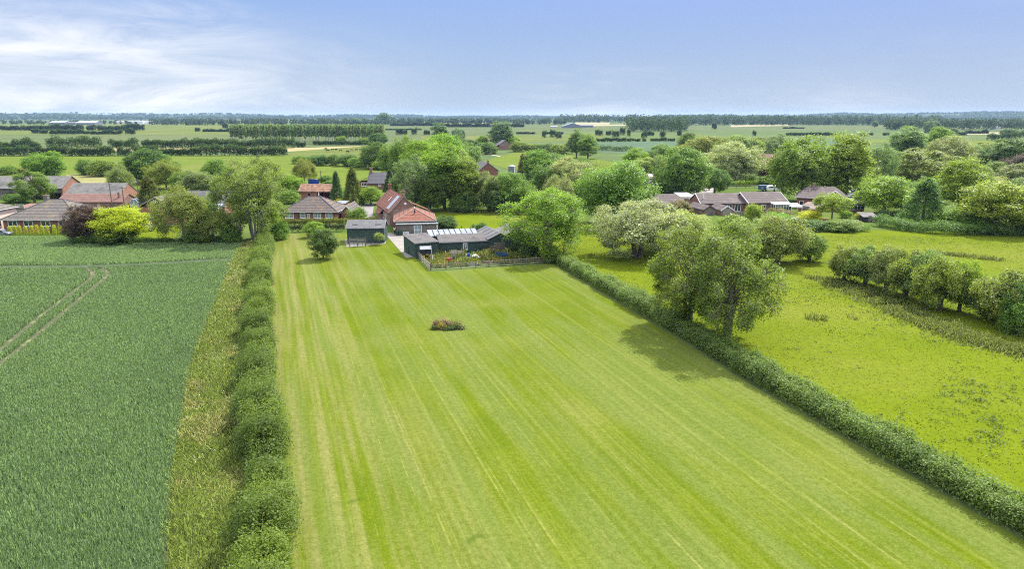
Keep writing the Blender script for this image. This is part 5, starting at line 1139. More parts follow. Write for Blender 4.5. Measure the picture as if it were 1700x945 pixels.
        for x in (-1.3, 1.3):
            for y in (-.82, .82):
                w = MB().lathe([(.27, -.1), (.32, -.07), (.32, .07), (.27, .1)], 14).xf(lambda q, x=x, y=y: (x + q[0], y + q[2], .32 + q[1])).build('wheel', M['rubber'], p); MB().lathe([(.18, -.112), (.18, .112)], 10).xf(lambda q, x=x, y=y: (x + q[0], y + q[2], .32 + q[1])).build('rim', M['slate_metal'], w)
        for y in (-.6, .6): MB().box(2.06, 2.17, y - .16, y + .16, .6, .74).build('headlight', M['white_paint'], p); MB().box(-2.13, -2.06, y - .14, y + .14, .66, .82).build('tail_light', M['red_paint'], p)
    car(1084, 307.5, 'purple_paint', 'purple car parked in front of the small red brick cottage', R(10), 1.1); car(1420, 322, 'white_paint', 'white car parked behind the large bungalow by the yellow green tree', R(5))
    car(1417, 330, 'opaque_sheet', 'silver car parked just behind the sun room', R(8)); car(1143, 320, 'opaque_sheet', 'silver car on the pale car park under the round tree', R(75)); car(1157, 319, 'white_paint', 'white car on the pale car park left of the dark tree', R(60))
    car(540, 330.2, 'red_paint', 'dull red old car inside the open outhouse bay', R(80), .8); car(4, 391, 'slate_metal', 'dark car at the left frame edge beside the cone shrubs', R(0), .9)
    p = at('white_van', 214, 343, 'white van roof and side showing beside the greenhouse', 'van', R(90)); MB().extr([(-2.4, .35), (2.3, .35), (2.35, 1.0), (1.6, 1.2), (1.1, 2.1), (-2.4, 2.2)], -.95, .95, 'y').build('body', M['white_paint'], p, bevel=.06); MB().extr([(1.15, 1.25), (1.62, 1.22), (1.14, 2.0), (.9, 2.0)], -.97, .97, 'y').build('windscreen', M['glass'], p)
    for x in (-1.5, 1.5):
        for y in (-.9, .9): MB().lathe([(.34, -.1), (.34, .1)], 12).xf(lambda q, x=x, y=y: (x + q[0], y + q[2], .34 + q[1])).build('wheel', M['rubber'], p)
    # flower bed on the lawn
    p = at('flower_bed', 743, 549, 'island flower bed of purple and orange shrubs alone on the mown lawn', 'flower bed', 0); rg = np.random.default_rng(9)
    MB().lathe([(1.0, .0), (.95, .03), (.3, .05)], 20).xf(lambda q: (q[0] * 1.7 + .05, q[1] * .8 + .7, q[2] + .03)).build('soil', M['soil_bed'], p)
    for x, y, r, hh, c in ((-1.45, .9, .42, 1.25, (.14, .085, .075)), (-1.1, 1.2, .4, 1.2, (.12, .13, .05)), (-.75, .45, .5, .95, (.15, .125, .03)), (-.5, 1.25, .5, 1.35, (.14, .09, .08)), (.0, 1.2, .45, 1.15, (.15, .105, .11)), (.35, .8, .42, .75, (.13, .11, .06)), (.55, 1.25, .42, 1.1, (.10, .12, .04)), (.95, .55, .5, .75, (.045, .075, .02)), (.35, .2, .45, .55, (.05, .08, .025)), (-.2, .1, .4, .5, (.045, .07, .03)), (1.5, .5, .45, .6, (.09, .10, .06)), (-1.5, .35, .4, .6, (.05, .075, .03)), (1.15, 1.1, .4, .9, (.11, .095, .06))):
        n = 420; q = rg.normal(size=(n, 3)) * np.array([r * .52, r * .44, hh * .24]) + np.array([x * 1.12, y, hh * .42]); q[:, 2] = np.clip(q[:, 2], .05, None)
        v, f = leaves(rg, q, unit(rg.normal(size=q.shape) + np.array([0, -.2, .6])), np.full(n, .15)); me = array_mesh('plant', v, f, M['leaf'], rg.random(n)); link_mesh('plant', me, p, tuple(q * 1.75 for q in c))
M['navy_box'] = plain('navy_box', (.02, .022, .035), .4)
M['flag_blue'] = plain('flag_blue', (.02, .04, .25), .9)
M['soil_bed'] = mottled('soil_bed', (.10, .07, .045), (.06, .045, .03), 6, rough=1)
# ------------------------------------------------------------------ trees and hedges, one line each
# kind, base x, base y, top y, width (survey pixels), colour, name, label
T = [
 ('ash', 1142, 542, 366, 132, 'ash', 'tree', 'darker left tree of the airy pair growing out of the long clipped hedge'),
 ('ash2', 1205, 570, 377, 144, 'fresh2', 'tree', 'airy right tree of the pair in the long clipped hedge, casting the big lawn shadow'),
 ('ash2', 908, 425, 315, 134, 'fresh', 'tree', 'rounded bright green tree at the right corner of the weedy yard'),
 ('sallow', 1058, 428, 336, 128, 'silver', 'tree', 'wide silvery leaved tree by itself in front of the large round tree'),
 ('sallow', 1120, 412, 350, 108, 'silver', 'tree', 'silvery bushy tree right behind the airy pair, joined to the first silvery tree'),
 ('thorn', 1290, 437, 360, 106, 'olive', 'tree', 'olive green spreading tree standing right of the airy hedge pair'),
 ('thorn2', 1230, 412, 361, 78, 'olive', 'tree', 'olive bushy tree between the silvery bushes and the spreading olive tree'),
 ('thorn2', 1343, 434, 390, 46, 'mid', 'small_tree', 'small dark thorny tree leaning at the right of the spreading olive tree'),
 ('bush', 1255, 428, 372, 62, 'mid', 'shrub', 'green shrub filling the foot of the spreading olive tree'),
 # row of small trees across the right pasture
 ('thorn', 1400, 468, 408, 56, 'dry', 'thorn_tree', 'leftmost yellowish thorn tree of the row across the right pasture, clear stem'),
 ('thorn2', 1436, 474, 412, 58, 'grey', 'thorn_tree', 'greyish thorn tree second from the left in the pasture row'),
 ('thorn', 1470, 484, 411, 66, 'dry', 'thorn_tree', 'yellowish many stemmed thorn tree third in the pasture row'),
 ('thorn2', 1503, 494, 416, 66, 'olive', 'thorn_tree', 'olive thorn tree fourth in the pasture row'),
 ('thorn', 1535, 504, 419, 70, 'grey', 'thorn_tree', 'greyish dense thorn tree in the middle of the pasture row'),
 ('thorn2', 1560, 516, 432, 70, 'olive', 'thorn_tree', 'low olive thorn tree in front of the row middle'),
 ('thorn', 1592, 517, 434, 62, 'fresh', 'thorn_tree', 'fresh green thorn tree with a pale leaning stem in the pasture row'),
 ('bush2', 1638, 528, 462, 66, 'grey', 'thorn_tree', 'grey green rounded bush beside the leaning stem in the pasture row'),
 ('thorn2', 1672, 540, 452, 90, 'olive', 'thorn_tree', 'broad olive thorn tree at the right frame edge of the pasture row'),
 ('thorn', 1716, 556, 462, 90, 'dark', 'thorn_tree', 'dark thorn tree cut by the right frame edge in the pasture row'),
 ('bush', 1690, 556, 492, 66, 'mid', 'shrub', 'low green bush below the broad olive thorn tree at the frame edge'),
 # right middle distance
 ('round', 1018, 372, 270, 118, 'mid', 'tree', 'large dense round tree left of the silvery bushes, dark at its foot'),
 ('round2', 1131, 328, 246, 86, 'mid', 'tree', 'large round tree with a clear trunk behind the white flat roofed garage'),
 ('round3', 1186, 322, 281, 44, 'dark', 'tree', 'small dark round tree right of the clear trunked round tree'),
 ('sallow', 1216, 303, 236, 84, 'silver', 'tree', 'billowing silvery willow like tree above the dark round tree'),
 ('round3', 1172, 280, 226, 80, 'olive', 'tree', 'olive tree behind the left shoulder of the silvery billowing tree'),
 ('round', 1232, 272, 226, 62, 'olive', 'tree', 'olive tree at the skyline behind the silvery billowing tree'),
 ('round2', 1140, 262, 221, 34, 'dark', 'tree', 'dark tree standing above the round tree and the olive trees'),
 ('ash', 1290, 268, 222, 58, 'grey', 'tree', 'grey green tree behind the dark red brick house'),
 ('weeping', 1275, 302, 264, 24, 'plum', 'tree', 'slim purple leaved tree in front of the dark red brick house'),
 ('round', 1330, 334, 229, 100, 'mid', 'tree', 'great green tree at the left of the tall pair behind the large bungalow'),
 ('upright', 1402, 334, 219, 78, 'fresh', 'tree', 'tallest upright tree of the pair behind the large bungalow'),
 ('ash', 1448, 325, 236, 66, 'grey', 'tree', 'grey green tree on the right shoulder of the tallest upright tree'),
 ('pine', 1522, 316, 248, 108, 'olive', 'pine_tree', 'wide brownish pine with bare lower branches right of the tall pair'),
 ('upright2', 1503, 276, 210, 58, 'grey', 'tree', 'pale tall slender tree standing up behind the brownish pine'),
 ('round2', 1556, 256, 211, 40, 'fresh', 'tree', 'small fresh green tree at the skyline above the brownish pine'),
 ('weeping', 1574, 280, 226, 70, 'pale', 'tree', 'pale yellowish broad tree behind the brownish pine'),
 ('upright', 1590, 352, 262, 72, 'fresh', 'tree', 'bright dense tree behind the green cone conifer'),
 ('weeping', 1618, 338, 275, 44, 'grey', 'tree', 'pale lacy tree just right of the bright dense tree'),
 ('round3', 1467, 356, 293, 88, 'lime', 'tree', 'yellow green spreading maple like tree right of the sun room'),
 ('conifer2', 1530, 376, 299, 74, 'dark', 'conifer', 'broad dark green cone conifer at the edge of the right pasture'),
 ('round', 1652, 386, 304, 116, 'lime', 'tree', 'large yellow green tree at the right edge of the pasture'),
 ('round3', 1712, 388, 312, 90, 'mid', 'tree', 'green tree cut by the right frame edge behind the pasture'),
 ('bush', 1572, 380, 344, 62, 'fresh', 'shrub', 'rounded fresh shrub between the cone conifer and the large yellow green tree'),
 ('bush2', 1612, 384, 356, 60, 'mid', 'shrub', 'low shrub under the left side of the large yellow green tree'),
 ('round2', 1672, 284, 231, 70, 'dark', 'tree', 'dark oak like tree near the right frame edge at the skyline'),
 ('round', 1640, 282, 250, 50, 'dark', 'tree', 'dark low tree left of the oak like tree'),
 ('weeping', 1690, 296, 256, 50, 'copper', 'tree', 'dull purple tree under the oak like tree at the right edge'),
 ('round3', 1652, 298, 268, 36, 'mid', 'tree', 'round green ball shaped tree in front of the low dark tree'),
 ('round2', 1688, 318, 272, 66, 'grey', 'tree', 'pale grey green tree at the right frame edge above the yellow green tree'),
 ('round', 1635, 330, 290, 60, 'pale', 'tree', 'pale tree between the lacy tree and the right frame edge'),
 ('round3', 1700, 345, 296, 60, 'grey', 'tree', 'grey green tree half cut by the frame above the large yellow green tree'),
 ('standard', 1380, 372, 322, 50, 'lime', 'tree', 'small round garden tree with a stem in front of the large bungalow'),
 ('bush2', 1344, 371, 350, 34, 'golden', 'shrub', 'golden yellow shrub left of the small round garden tree'),
 ('bush', 1250, 366, 338, 32, 'lime', 'shrub', 'light green shrub below the long bungalow with the white conservatory'),
 ('bush2', 1292, 364, 347, 40, 'rust', 'shrub', 'brownish shrub below the white conservatory'),
 ('bush', 1403, 362, 349, 20, 'fresh', 'shrub', 'small round shrub at the foot of the sun room'), ('bush2', 1430, 364, 352, 18, 'golden', 'shrub', 'small yellowish shrub left of the small garden shed'),
 ('bush2', 1345, 382, 366, 54, 'dark', 'shrub', 'dark bramble clump at the pasture edge below the cold frame'), ('bush', 1395, 384, 366, 56, 'mid', 'shrub', 'bramble clump at the pasture edge under the small round garden tree'), ('bush2', 1408, 380, 366, 40, 'pale', 'shrub', 'pale leaved bramble clump beside the small garden shed'),
 ('bush', 1180, 392, 371, 50, 'olive', 'shrub', 'olive shrub behind the silvery bushes in front of the garages'), ('bush2', 1210, 378, 364, 40, 'mid', 'shrub', 'green shrub in front of the white trimmed garage'), ('bush', 1130, 356, 333, 40, 'rust', 'shrub', 'brownish shrub in front of the half hidden brown bungalow'), ('bush2', 1290, 376, 354, 44, 'fresh', 'shrub', 'fresh green shrub left of the low garden store'),
 ('bush', 1236, 300, 288, 44, 'fresh', 'shrub', 'bright clipped shrub below the silvery billowing tree'), ('bush', 1266, 306, 292, 40, 'mid', 'shrub', 'green shrub below the distant grey bungalow'), ('bush2', 1300, 300, 280, 44, 'mid', 'shrub', 'green shrub right of the distant grey bungalow'),
 # centre: the big clump behind the red roofs and its neighbours
 ('ash', 688, 350, 258, 72, 'grey', 'tree', 'pale grey green tree at the left front of the central clump, behind the red roofs'),
 ('upright2', 738, 348, 240, 66, 'fresh', 'tree', 'largest bright green tree in the middle of the central clump'),
 ('ash', 764, 345, 250, 58, 'pale', 'tree', 'paler green tree touching the right side of the largest central clump tree'),
 ('upright', 712, 338, 252, 50, 'bright', 'tree', 'yellowish green tree touching the left side of the largest central clump tree'),
 ('round', 715, 352, 298, 50, 'dark', 'tree', 'dark low tree at the foot of the central clump behind the red roofs'),
 ('upright', 772, 350, 262, 54, 'mid', 'tree', 'tall leafy tree on the right side of the central clump'),
 ('ash2', 812, 350, 286, 56, 'grey', 'tree', 'pale tree at the right foot of the central clump'),
 ('round3', 845, 350, 287, 70, 'mid', 'tree', 'dense round tree below the brick farmhouse'),
 ('bush', 770, 352, 318, 52, 'dark', 'shrub', 'dark understorey bush between the central clump trees'),
 ('bush2', 828, 352, 318, 54, 'deep', 'shrub', 'very dark understorey bush left of the dense round tree'),
 ('round3', 700, 310, 232, 66, 'fresh', 'tree', 'fresh green tree behind the left half of the central clump'),
 ('weeping', 672, 302, 226, 48, 'mid', 'tree', 'tall tree on the left shoulder of the central clump'),
 ('round', 655, 296, 240, 50, 'mid', 'tree', 'tree left of the tall shoulder tree, above the small village house'),
 ('round2', 624, 280, 236, 48, 'dark', 'tree', 'dark round tree at the right end of the middle hedgerow'),
 ('round3', 742, 290, 222, 66, 'fresh', 'tree', 'bright tree at the back top of the central clump'),
 ('round', 776, 284, 238, 50, 'grey', 'tree', 'grey green tree at the back right of the central clump'),
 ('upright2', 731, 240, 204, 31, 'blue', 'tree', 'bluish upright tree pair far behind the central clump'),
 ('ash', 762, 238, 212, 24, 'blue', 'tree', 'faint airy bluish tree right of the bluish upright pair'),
 ('round2', 756, 252, 228, 40, 'deep', 'tree', 'dark low tree under the faint airy bluish tree'), ('round', 782, 252, 232, 30, 'deep', 'tree', 'dark tree between the airy bluish tree and the tall bluish poplar'),
 ('upright', 831, 246, 201, 40, 'blue', 'tree', 'tall bluish tree behind the lone small barn'),
 ('round3', 846, 246, 224, 34, 'lime', 'tree', 'light green round tree right behind the lone small barn'), ('bush', 862, 252, 234, 32, 'mid', 'shrub', 'dark green bush right of the lone small barn'), ('bush2', 808, 256, 236, 34, 'dark', 'shrub', 'dark bush left of the lone small barn'), ('round2', 800, 246, 225, 20, 'fresh', 'tree', 'small fresh tree left of the lone small barn'),
 ('upright', 892, 308, 248, 48, 'mid', 'tree', 'tall green tree right of the slate tank'), ('conifer', 868, 306, 256, 26, 'rust', 'tree', 'brownish dead looking conifer beside the tall green tree'),
 ('round', 906, 340, 276, 56, 'dark', 'tree', 'dark tree below the tall green tree, right of the farm shed'), ('ash2', 948, 340, 262, 84, 'silver', 'tree', 'silver green flowering tree left of the large dense round tree'),
 ('weeping', 925, 350, 292, 52, 'pale', 'tree', 'pale tree left of the silver green flowering tree'), ('bush', 880, 352, 312, 50, 'mid', 'shrub', 'green understorey bush behind the bright rounded yard tree'),
 ('upright2', 957, 262, 214, 32, 'grey', 'tree', 'tall poplar like tree, left of two at the meadow corner'), ('upright', 976, 264, 222, 34, 'mid', 'tree', 'green poplar like tree, right of two at the meadow corner'),
 ('bush', 905, 254, 238, 34, 'dark', 'shrub', 'dark bush on the far edge of the triangular meadow'), ('bush2', 934, 256, 239, 38, 'olive', 'shrub', 'olive bush left of the poplar like pair'), ('bush', 884, 252, 238, 28, 'olive', 'shrub', 'olive bush at the left end of the triangular meadow hedge'),
 ('round', 1066, 300, 262, 44, 'pale', 'tree', 'pale round tree at the meadow corner left of the round tree'), ('round2', 1055, 284, 246, 40, 'fresh', 'tree', 'fresh tree at the right end of the meadow hedge'), ('weeping', 1090, 300, 258, 34, 'grey', 'tree', 'greyish tree touching the left side of the clear trunked round tree'), ('round', 1100, 272, 240, 44, 'mid', 'tree', 'green tree above the pale round tree'), ('round3', 1080, 276, 250, 30, 'dark', 'tree', 'dark small tree behind the greyish tree'), ('bush', 1055, 310, 290, 40, 'mid', 'shrub', 'bush beside the small red brick cottage'), ('bush', 1110, 330, 306, 44, 'deep', 'shrub', 'very dark bush under the clear trunked round tree'),
 ('round2', 1255, 250, 228, 40, 'olive', 'tree', 'low olive tree at the skyline left of the grey green tree'), ('round', 1300, 256, 234, 36, 'mid', 'tree', 'green tree at the left back of the great green tree'),
 # village, left of the red roofs
 ('conifer', 560, 338, 285, 22, 'deep', 'conifer', 'dark blue green conifer behind the pale telegraph pole'), ('conifer2', 587, 341, 280, 36, 'golden2', 'conifer', 'golden green ragged conifer beside the road'), ('conifer', 648, 318, 282, 22, 'deep', 'conifer', 'dark conifer right of the small village house'),
 ('round3', 616, 340, 310, 38, 'fresh', 'tree', 'bright bushy tree at the road bend behind the old cottage'), ('bush', 594, 369, 344, 32, 'mid', 'shrub', 'rounded shrub in front of the small gabled garage'), ('bush2', 570, 338, 329, 34, 'golden', 'shrub', 'low golden shrubs at the roadside by the conifers'), ('standard', 553, 358, 346, 10, 'golden', 'shrub', 'small yellow bush at the right corner of the centre bungalow'),
 ('weeping', 506, 306, 264, 36, 'olive', 'tree', 'pale airy tree behind the blue container'), ('round', 541, 306, 292, 22, 'dark', 'tree', 'dark round tree right of the blue container'), ('round2', 485, 318, 292, 44, 'fresh', 'tree', 'fresh green tree left of the old outhouse'), ('bush', 478, 338, 316, 40, 'mid', 'shrub', 'green bush left of the old outhouse'), ('bush', 468, 310, 290, 34, 'pale', 'shrub', 'pale bush at the right edge of the tall left tree'), ('ball', 548, 312, 300, 20, 'mid', 'shrub', 'small bush beside the dark round tree'),
 ('ball', 537, 430, 381, 43, 'dark', 'tree', 'dark round bushy tree alone on the upper mown lawn'), ('ball', 523, 394, 369, 32, 'fresh', 'small_tree', 'light green small tree behind the dark round bushy tree'), ('standard', 630, 407, 387, 15, 'pale', 'small_tree', 'small pale sapling at the right front corner of the green shed'),
 ('bush2', 738, 384, 359, 42, 'deep', 'shrub', 'dark clipped bush right of the garden room'), ('bush', 797, 388, 370, 26, 'dark', 'shrub', 'dark shrub behind the translucent roof'), ('bush', 880, 428, 398, 36, 'dark', 'shrub', 'dark elder bush under the bright rounded yard tree'), ('bush2', 915, 436, 408, 34, 'mid', 'shrub', 'shrub at the foot of the bright rounded yard tree where the hedge begins'), ('bush', 858, 418, 400, 22, 'deep', 'shrub', 'dark bush beside the gabled workshop'),
 # left village
 ('vase', 424, 400, 262, 112, 'olive', 'tree', 'tall many stemmed olive tree at the top of the left hedge'), ('weeping', 306, 402, 311, 84, 'olive', 'tree', 'weeping olive tree in front of the long dark house'), ('weeping', 355, 402, 346, 62, 'olive', 'tree', 'greyish low tree right of the weeping olive tree'), ('bush', 385, 404, 372, 40, 'mid', 'shrub', 'dark shrub under the tall many stemmed tree'), ('bush2', 330, 404, 380, 40, 'mid', 'shrub', 'dark shrub at the foot of the weeping olive tree'), ('bush', 452, 392, 344, 36, 'fresh', 'shrub', 'fresh green bush right of the stems of the tall many stemmed tree'), ('bush', 464, 398, 368, 34, 'mid', 'shrub', 'green shrub where the left hedge meets the garden fence'), ('weeping', 348, 378, 324, 30, 'grey', 'tree', 'thin greyish birch like tree in front of the long dark house'),
 ('round3', 200, 402, 345, 88, 'golden', 'tree', 'bright golden yellow tree beside the copper tree'), ('round2', 146, 402, 342, 62, 'copper', 'tree', 'dark copper leaved tree at the right end of the golden cones'), ('bush', 166, 392, 346, 30, 'cream', 'shrub', 'cream variegated shrub between the copper and golden trees'), ('bush2', 196, 405, 380, 60, 'dark', 'shrub', 'dark green undergrowth below the golden tree'), ('bush', 160, 404, 384, 40, 'dark', 'shrub', 'dark shrub at the foot of the copper tree'),
 ('round', 78, 300, 253, 62, 'mid', 'tree', 'dark rounded tree behind the open fronted barn'), ('pine', 58, 338, 286, 58, 'mid', 'pine_tree', 'green pine in the barn yard behind the grey bungalow'), ('bush', 84, 330, 312, 32, 'olive', 'shrub', 'olive bush at the right of the green pine'), ('bush', 178, 292, 264, 62, 'olive', 'shrub', 'spreading olive thicket behind the grey roofed barn'), ('bush2', 148, 290, 265, 34, 'dark', 'shrub', 'dark bush at the left end of the olive thicket'), ('round2', 254, 304, 248, 78, 'dark', 'tree', 'large dark rounded tree behind the flag'), ('weeping', 276, 314, 266, 56, 'olive', 'tree', 'olive tree in front of the large dark rounded tree'), ('weeping', 203, 326, 274, 40, 'grey', 'tree', 'greyish tree right of the grey roofed barn'), ('conifer2', 250, 342, 294, 44, 'golden2', 'conifer', 'dark golden tipped conifer above the gabled bungalow'), ('round', 330, 328, 284, 58, 'grey', 'tree', 'grey green tree behind the long dark house'), ('round3', 362, 316, 264, 44, 'mid', 'tree', 'green tree left of the tall many stemmed tree'), ('round2', 300, 318, 286, 30, 'mid', 'tree', 'small green tree between the olive tree and the grey green tree'), ('round', 390, 330, 290, 30, 'grey', 'tree', 'pale tree close behind the tall many stemmed tree'),
 ('bush', 12, 290, 274, 34, 'mid', 'shrub', 'bush at the left frame edge behind the open barn'), ('bush2', 36, 288, 278, 30, 'olive', 'shrub', 'low olive bush near the left edge behind the open barn'), ('bush', 215, 338, 324, 22, 'fresh', 'shrub', 'fresh shrub behind the greenhouse'), ('bush', 248, 384, 374, 16, 'pale', 'shrub', 'small pale shrub on the patio edge'), ('bush2', 122, 392, 378, 20, 'dark', 'shrub', 'small dark shrub right of the last golden cone'), ('bush', 70, 320, 306, 40, 'dark', 'shrub', 'dark weeds clump in front of the open barn'), ('bush2', 30, 336, 322, 40, 'dark', 'shrub', 'dark shrub in the barn yard at the left'),
 # the middle hedgerow and the meadow edge
 ('bush', 497, 272, 258, 26, 'mid', 'shrub', 'leftmost low bush of the middle hedgerow'), ('bush2', 528, 275, 257, 34, 'dark', 'shrub', 'dark rounded bush second in the middle hedgerow'), ('bush', 552, 275, 256, 26, 'dark', 'shrub', 'round bush third in the middle hedgerow'), ('bush2', 576, 276, 256, 34, 'dark', 'shrub', 'dark bush fourth in the middle hedgerow'), ('bush', 596, 278, 260, 36, 'mid', 'shrub', 'green bush below the dark round hedgerow tree'), ('bush2', 640, 282, 266, 40, 'fresh', 'shrub', 'light bush right of the dark round hedgerow tree'), ('bush', 668, 286, 268, 40, 'mid', 'shrub', 'green bush at the meadow edge by the central clump'),
 ('round', 567, 240, 226, 17, 'mid', 'tree', 'small round tree in front of the poplar plantation'), ('round3', 627, 243, 221, 32, 'dark', 'tree', 'dark tree at the right end of the poplar plantation'), ('round2', 606, 240, 229, 26, 'mid', 'shrub', 'low bush beside the dark tree at the plantation end'),
 ('round', 1162, 268, 231, 48, 'olive', 'tree', 'olive tree between the dark skyline tree and the silvery billowing tree'), ('round3', 1200, 262, 228, 50, 'mid', 'tree', 'green tree right behind the top of the silvery billowing tree'), ('ash', 1258, 296, 256, 42, 'grey', 'tree', 'grey green tree left of the dark red brick house'), ('round2', 1306, 306, 252, 48, 'mid', 'tree', 'green tree between the dark red brick house and the great green tree'), ('round', 1482, 304, 262, 50, 'mid', 'tree', 'green tree filling the gap left of the brownish pine'), ('round3', 1466, 284, 246, 44, 'olive', 'tree', 'olive tree behind the gap left of the brownish pine'), ('round2', 1552, 296, 256, 48, 'grey', 'tree', 'grey green tree at the right of the brownish pine'), ('round', 1606, 268, 240, 44, 'mid', 'tree', 'mid green tree above the faded red cottage roof'), ('ash2', 1622, 312, 276, 44, 'pale', 'tree', 'pale airy tree below the faded red cottage roof'), ('round3', 1545, 336, 296, 52, 'fresh', 'tree', 'fresh green tree standing behind the dark cone conifer'), ('round', 1502, 340, 300, 48, 'mid', 'tree', 'mid green tree behind the right side of the yellow green maple like tree'), ('upright', 1000, 326, 280, 50, 'mid', 'tree', 'leafy tree behind the left shoulder of the large dense round tree'), ('round2', 976, 338, 292, 44, 'dark', 'tree', 'dark tree between the silver green flowering tree and the large dense round tree'), ('round3', 700, 280, 238, 44, 'grey', 'tree', 'grey green tree behind the left top of the central clump'), ('round', 650, 272, 244, 36, 'mid', 'tree', 'mid green tree right of the dark round hedgerow tree'), ('ash', 1230, 290, 252, 30, 'fresh', 'tree', 'slim fresh tree at the right edge of the silvery billowing tree'), ('round2', 1560, 240, 220, 40, 'mid', 'tree', 'green tree just behind the small skyline tree above the pine'), ('round', 1625, 262, 236, 34, 'olive', 'tree', 'olive tree left of the dark oak like skyline tree'),
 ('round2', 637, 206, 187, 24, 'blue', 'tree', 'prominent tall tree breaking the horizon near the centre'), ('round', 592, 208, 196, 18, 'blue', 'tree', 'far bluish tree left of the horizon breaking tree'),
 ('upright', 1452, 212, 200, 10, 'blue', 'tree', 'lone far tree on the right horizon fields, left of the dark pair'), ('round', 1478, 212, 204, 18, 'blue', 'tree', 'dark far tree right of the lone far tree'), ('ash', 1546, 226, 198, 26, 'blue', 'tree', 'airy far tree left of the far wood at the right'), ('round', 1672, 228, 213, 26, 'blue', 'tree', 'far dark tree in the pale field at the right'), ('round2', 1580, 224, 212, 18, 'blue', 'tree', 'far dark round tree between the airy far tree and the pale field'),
]
PAL['golden2'] = (.115, .15, .026); PAL['fresh2'] = (.165, .245, .055)
def build_plants():
    for t in T: plant(t[0], t[1], t[2], t[3], t[4], t[5], t[6], t[7], 'conifer' if t[6] == 'conifer' else ('shrub' if t[6] == 'shrub' else 'tree'))
    # eleven golden cones in front of the left bungalow
    L = ['leftmost golden cone shrub in front of the left bungalow', 'second golden cone shrub from the left by the bungalow', 'third golden cone shrub, below the first white window gap', 'fourth golden cone shrub, below the second white window', 'fifth golden cone shrub, slightly paler, right of the second window', 'sixth golden cone shrub, between the second and third windows', 'seventh golden cone shrub, below the third white window', 'eighth golden cone shrub, right half of the third window', 'ninth golden cone shrub, standing after the wide gap', 'tenth golden cone shrub, below the fourth white window', 'small golden cone shrub at the right end of the row']
    for i, (x, s) in enumerate(zip((17.5, 25.5, 33.5, 43.5, 53.5, 62.5, 71, 79.5, 91.5, 101, 110.5), (14, 15, 15, 14, 15, 16, 15, 15, 16, 15, 12))):
        plant('cone', x, 389.5, 389.5 - s, 6.6, 'yellow', 'cone_shrub', L[i], 'shrub', 'golden cone shrubs before the bungalow')
    # poplar plantation, row behind row
    for r, (by, n) in enumerate(((239.0, 48), (236.2, 48), (233.6, 46))):
        for k in range(n):
            x = 387 + (634 - 387) * (k + .5 * (r % 2)) / (n - 1) + random.uniform(-.8, .8)
            if x > 641: continue
            plant(random.choice(['poplar', 'poplar2']), x, by + random.uniform(-.2, .2), 207.2 + random.uniform(-.9, .9) - (.6 if r else 0), random.uniform(6.0, 8.2), 'poplar', 'poplar_tree', 'tall slim poplar in the far plantation block of even rows', 'tree', 'poplars of the far plantation')
    # clipped and wild hedges
    HB = [(1700, 893), (1560, 812), (1400, 722), (1230, 622), (1100, 541), (1010, 489), (924, 438)]
    off = []
    for q in [(1830, 968)] + HB: p = np.array(g(*q)); off.append((p[0] + .75, p[1] + .75))
    hedge(off, [2.5, 2.3, 2.4, 2.6, 2.5, 2.3], [2.0, 1.8, 1.85, 1.95, 1.85, 1.6], 230, .165, 101, (.150, .225, .062), 'long dense green hedge running down the right side of the mown lawn', px=False, rough=.36, lump=1.8, clr=.17, sprig=.45, box=.5)
    WL = [(443, 392), (437, 430), (432, 480), (428, 540), (428, 600), (430, 660), (432, 720), (440, 800), (440, 870), (438, 960), (436, 1040)]
    hedge(WL, [3.3, 2.9, 3.0, 3.1, 2.7, 3.0, 2.8, 2.9, 3.1, 3.1], [2.8, 2.5, 2.6, 2.7, 2.5, 2.8, 2.5, 2.7, 2.6, 2.7], 270, .16, 103, (.125, .188, .032), 'long shaggy olive green hedgerow running down the left side of the mown lawn', rough=.5, lump=1.7, clr=.2, sprig=.6, box=.68, mounds=3.3)
    hedge([(470, 378), (520, 377), (572, 376)], 1.4, 2.0, 110, .17, 105, (.14, .17, .02), 'yellow topped clipped garden hedge below the centre bungalow', rough=.12, lump=1.5, clr=.12, box=.35)
    hedge([(470, 386), (520, 385), (573, 384)], .9, 1.7, 90, .15, 106, (.040, .060, .022), 'dark green garden hedge along the top of the lawn beside the green shed', rough=.2, lump=1.5, clr=.12, box=.4)
    hedge([(572, 372), (600, 372), (622, 369)], 1.2, 1.4, 90, .17, 107, (.16, .19, .02), 'low yellow green hedge behind the green shed', rough=.2, lump=1.5, clr=.12, box=.4)
    hedge([(118, 406), (200, 405), (300, 402), (400, 404)], 1.6, 1.1, 60, .2, 108, 'dark', 'low dark hedge between the crop and the left gardens', rough=.5, lump=3, clr=.2)
    hedge([(1300, 378), (1380, 385), (1440, 384)], 1.8, 1.2, 60, .2, 109, 'mid', 'low bramble hedge along the top of the right pasture', rough=.5, lump=3, clr=.25)
    hedge([(1456, 374), (1500, 383), (1560, 389), (1640, 391), (1760, 391)], 3, 2.4, 55, .26, 110, 'dark', 'dark hedge under the trees at the right end of the pasture', rough=.4, lump=4, clr=.3)
    hedge([(1456, 363), (1500, 363)], 1.2, 2.1, 70, .2, 111, 'deep', 'dark clipped hedge right of the small garden shed', rough=.1, lump=3, clr=.15, box=.35)
    hedge([(726, 383), (755, 383)], 1.5, 1.6, 70, .2, 112, 'dark', 'dark hedge between the garden room and the meadow', rough=.3, lump=2, clr=.2)
    hedge([(1203, 309), (1235, 309), (1275, 306)], 1.6, 1.9, 40, .25, 113, 'fresh', 'clipped bright hedge above the pale paddock fence', rough=.15, lump=3, clr=.2, box=.4)
    hedge([(985, 285), (1010, 290), (1040, 296), (1060, 300)], 4, 4.5, 22, .42, 114, 'olive', 'olive hedgerow along the right side of the triangular meadow', rough=.5, lump=6, clr=.5)
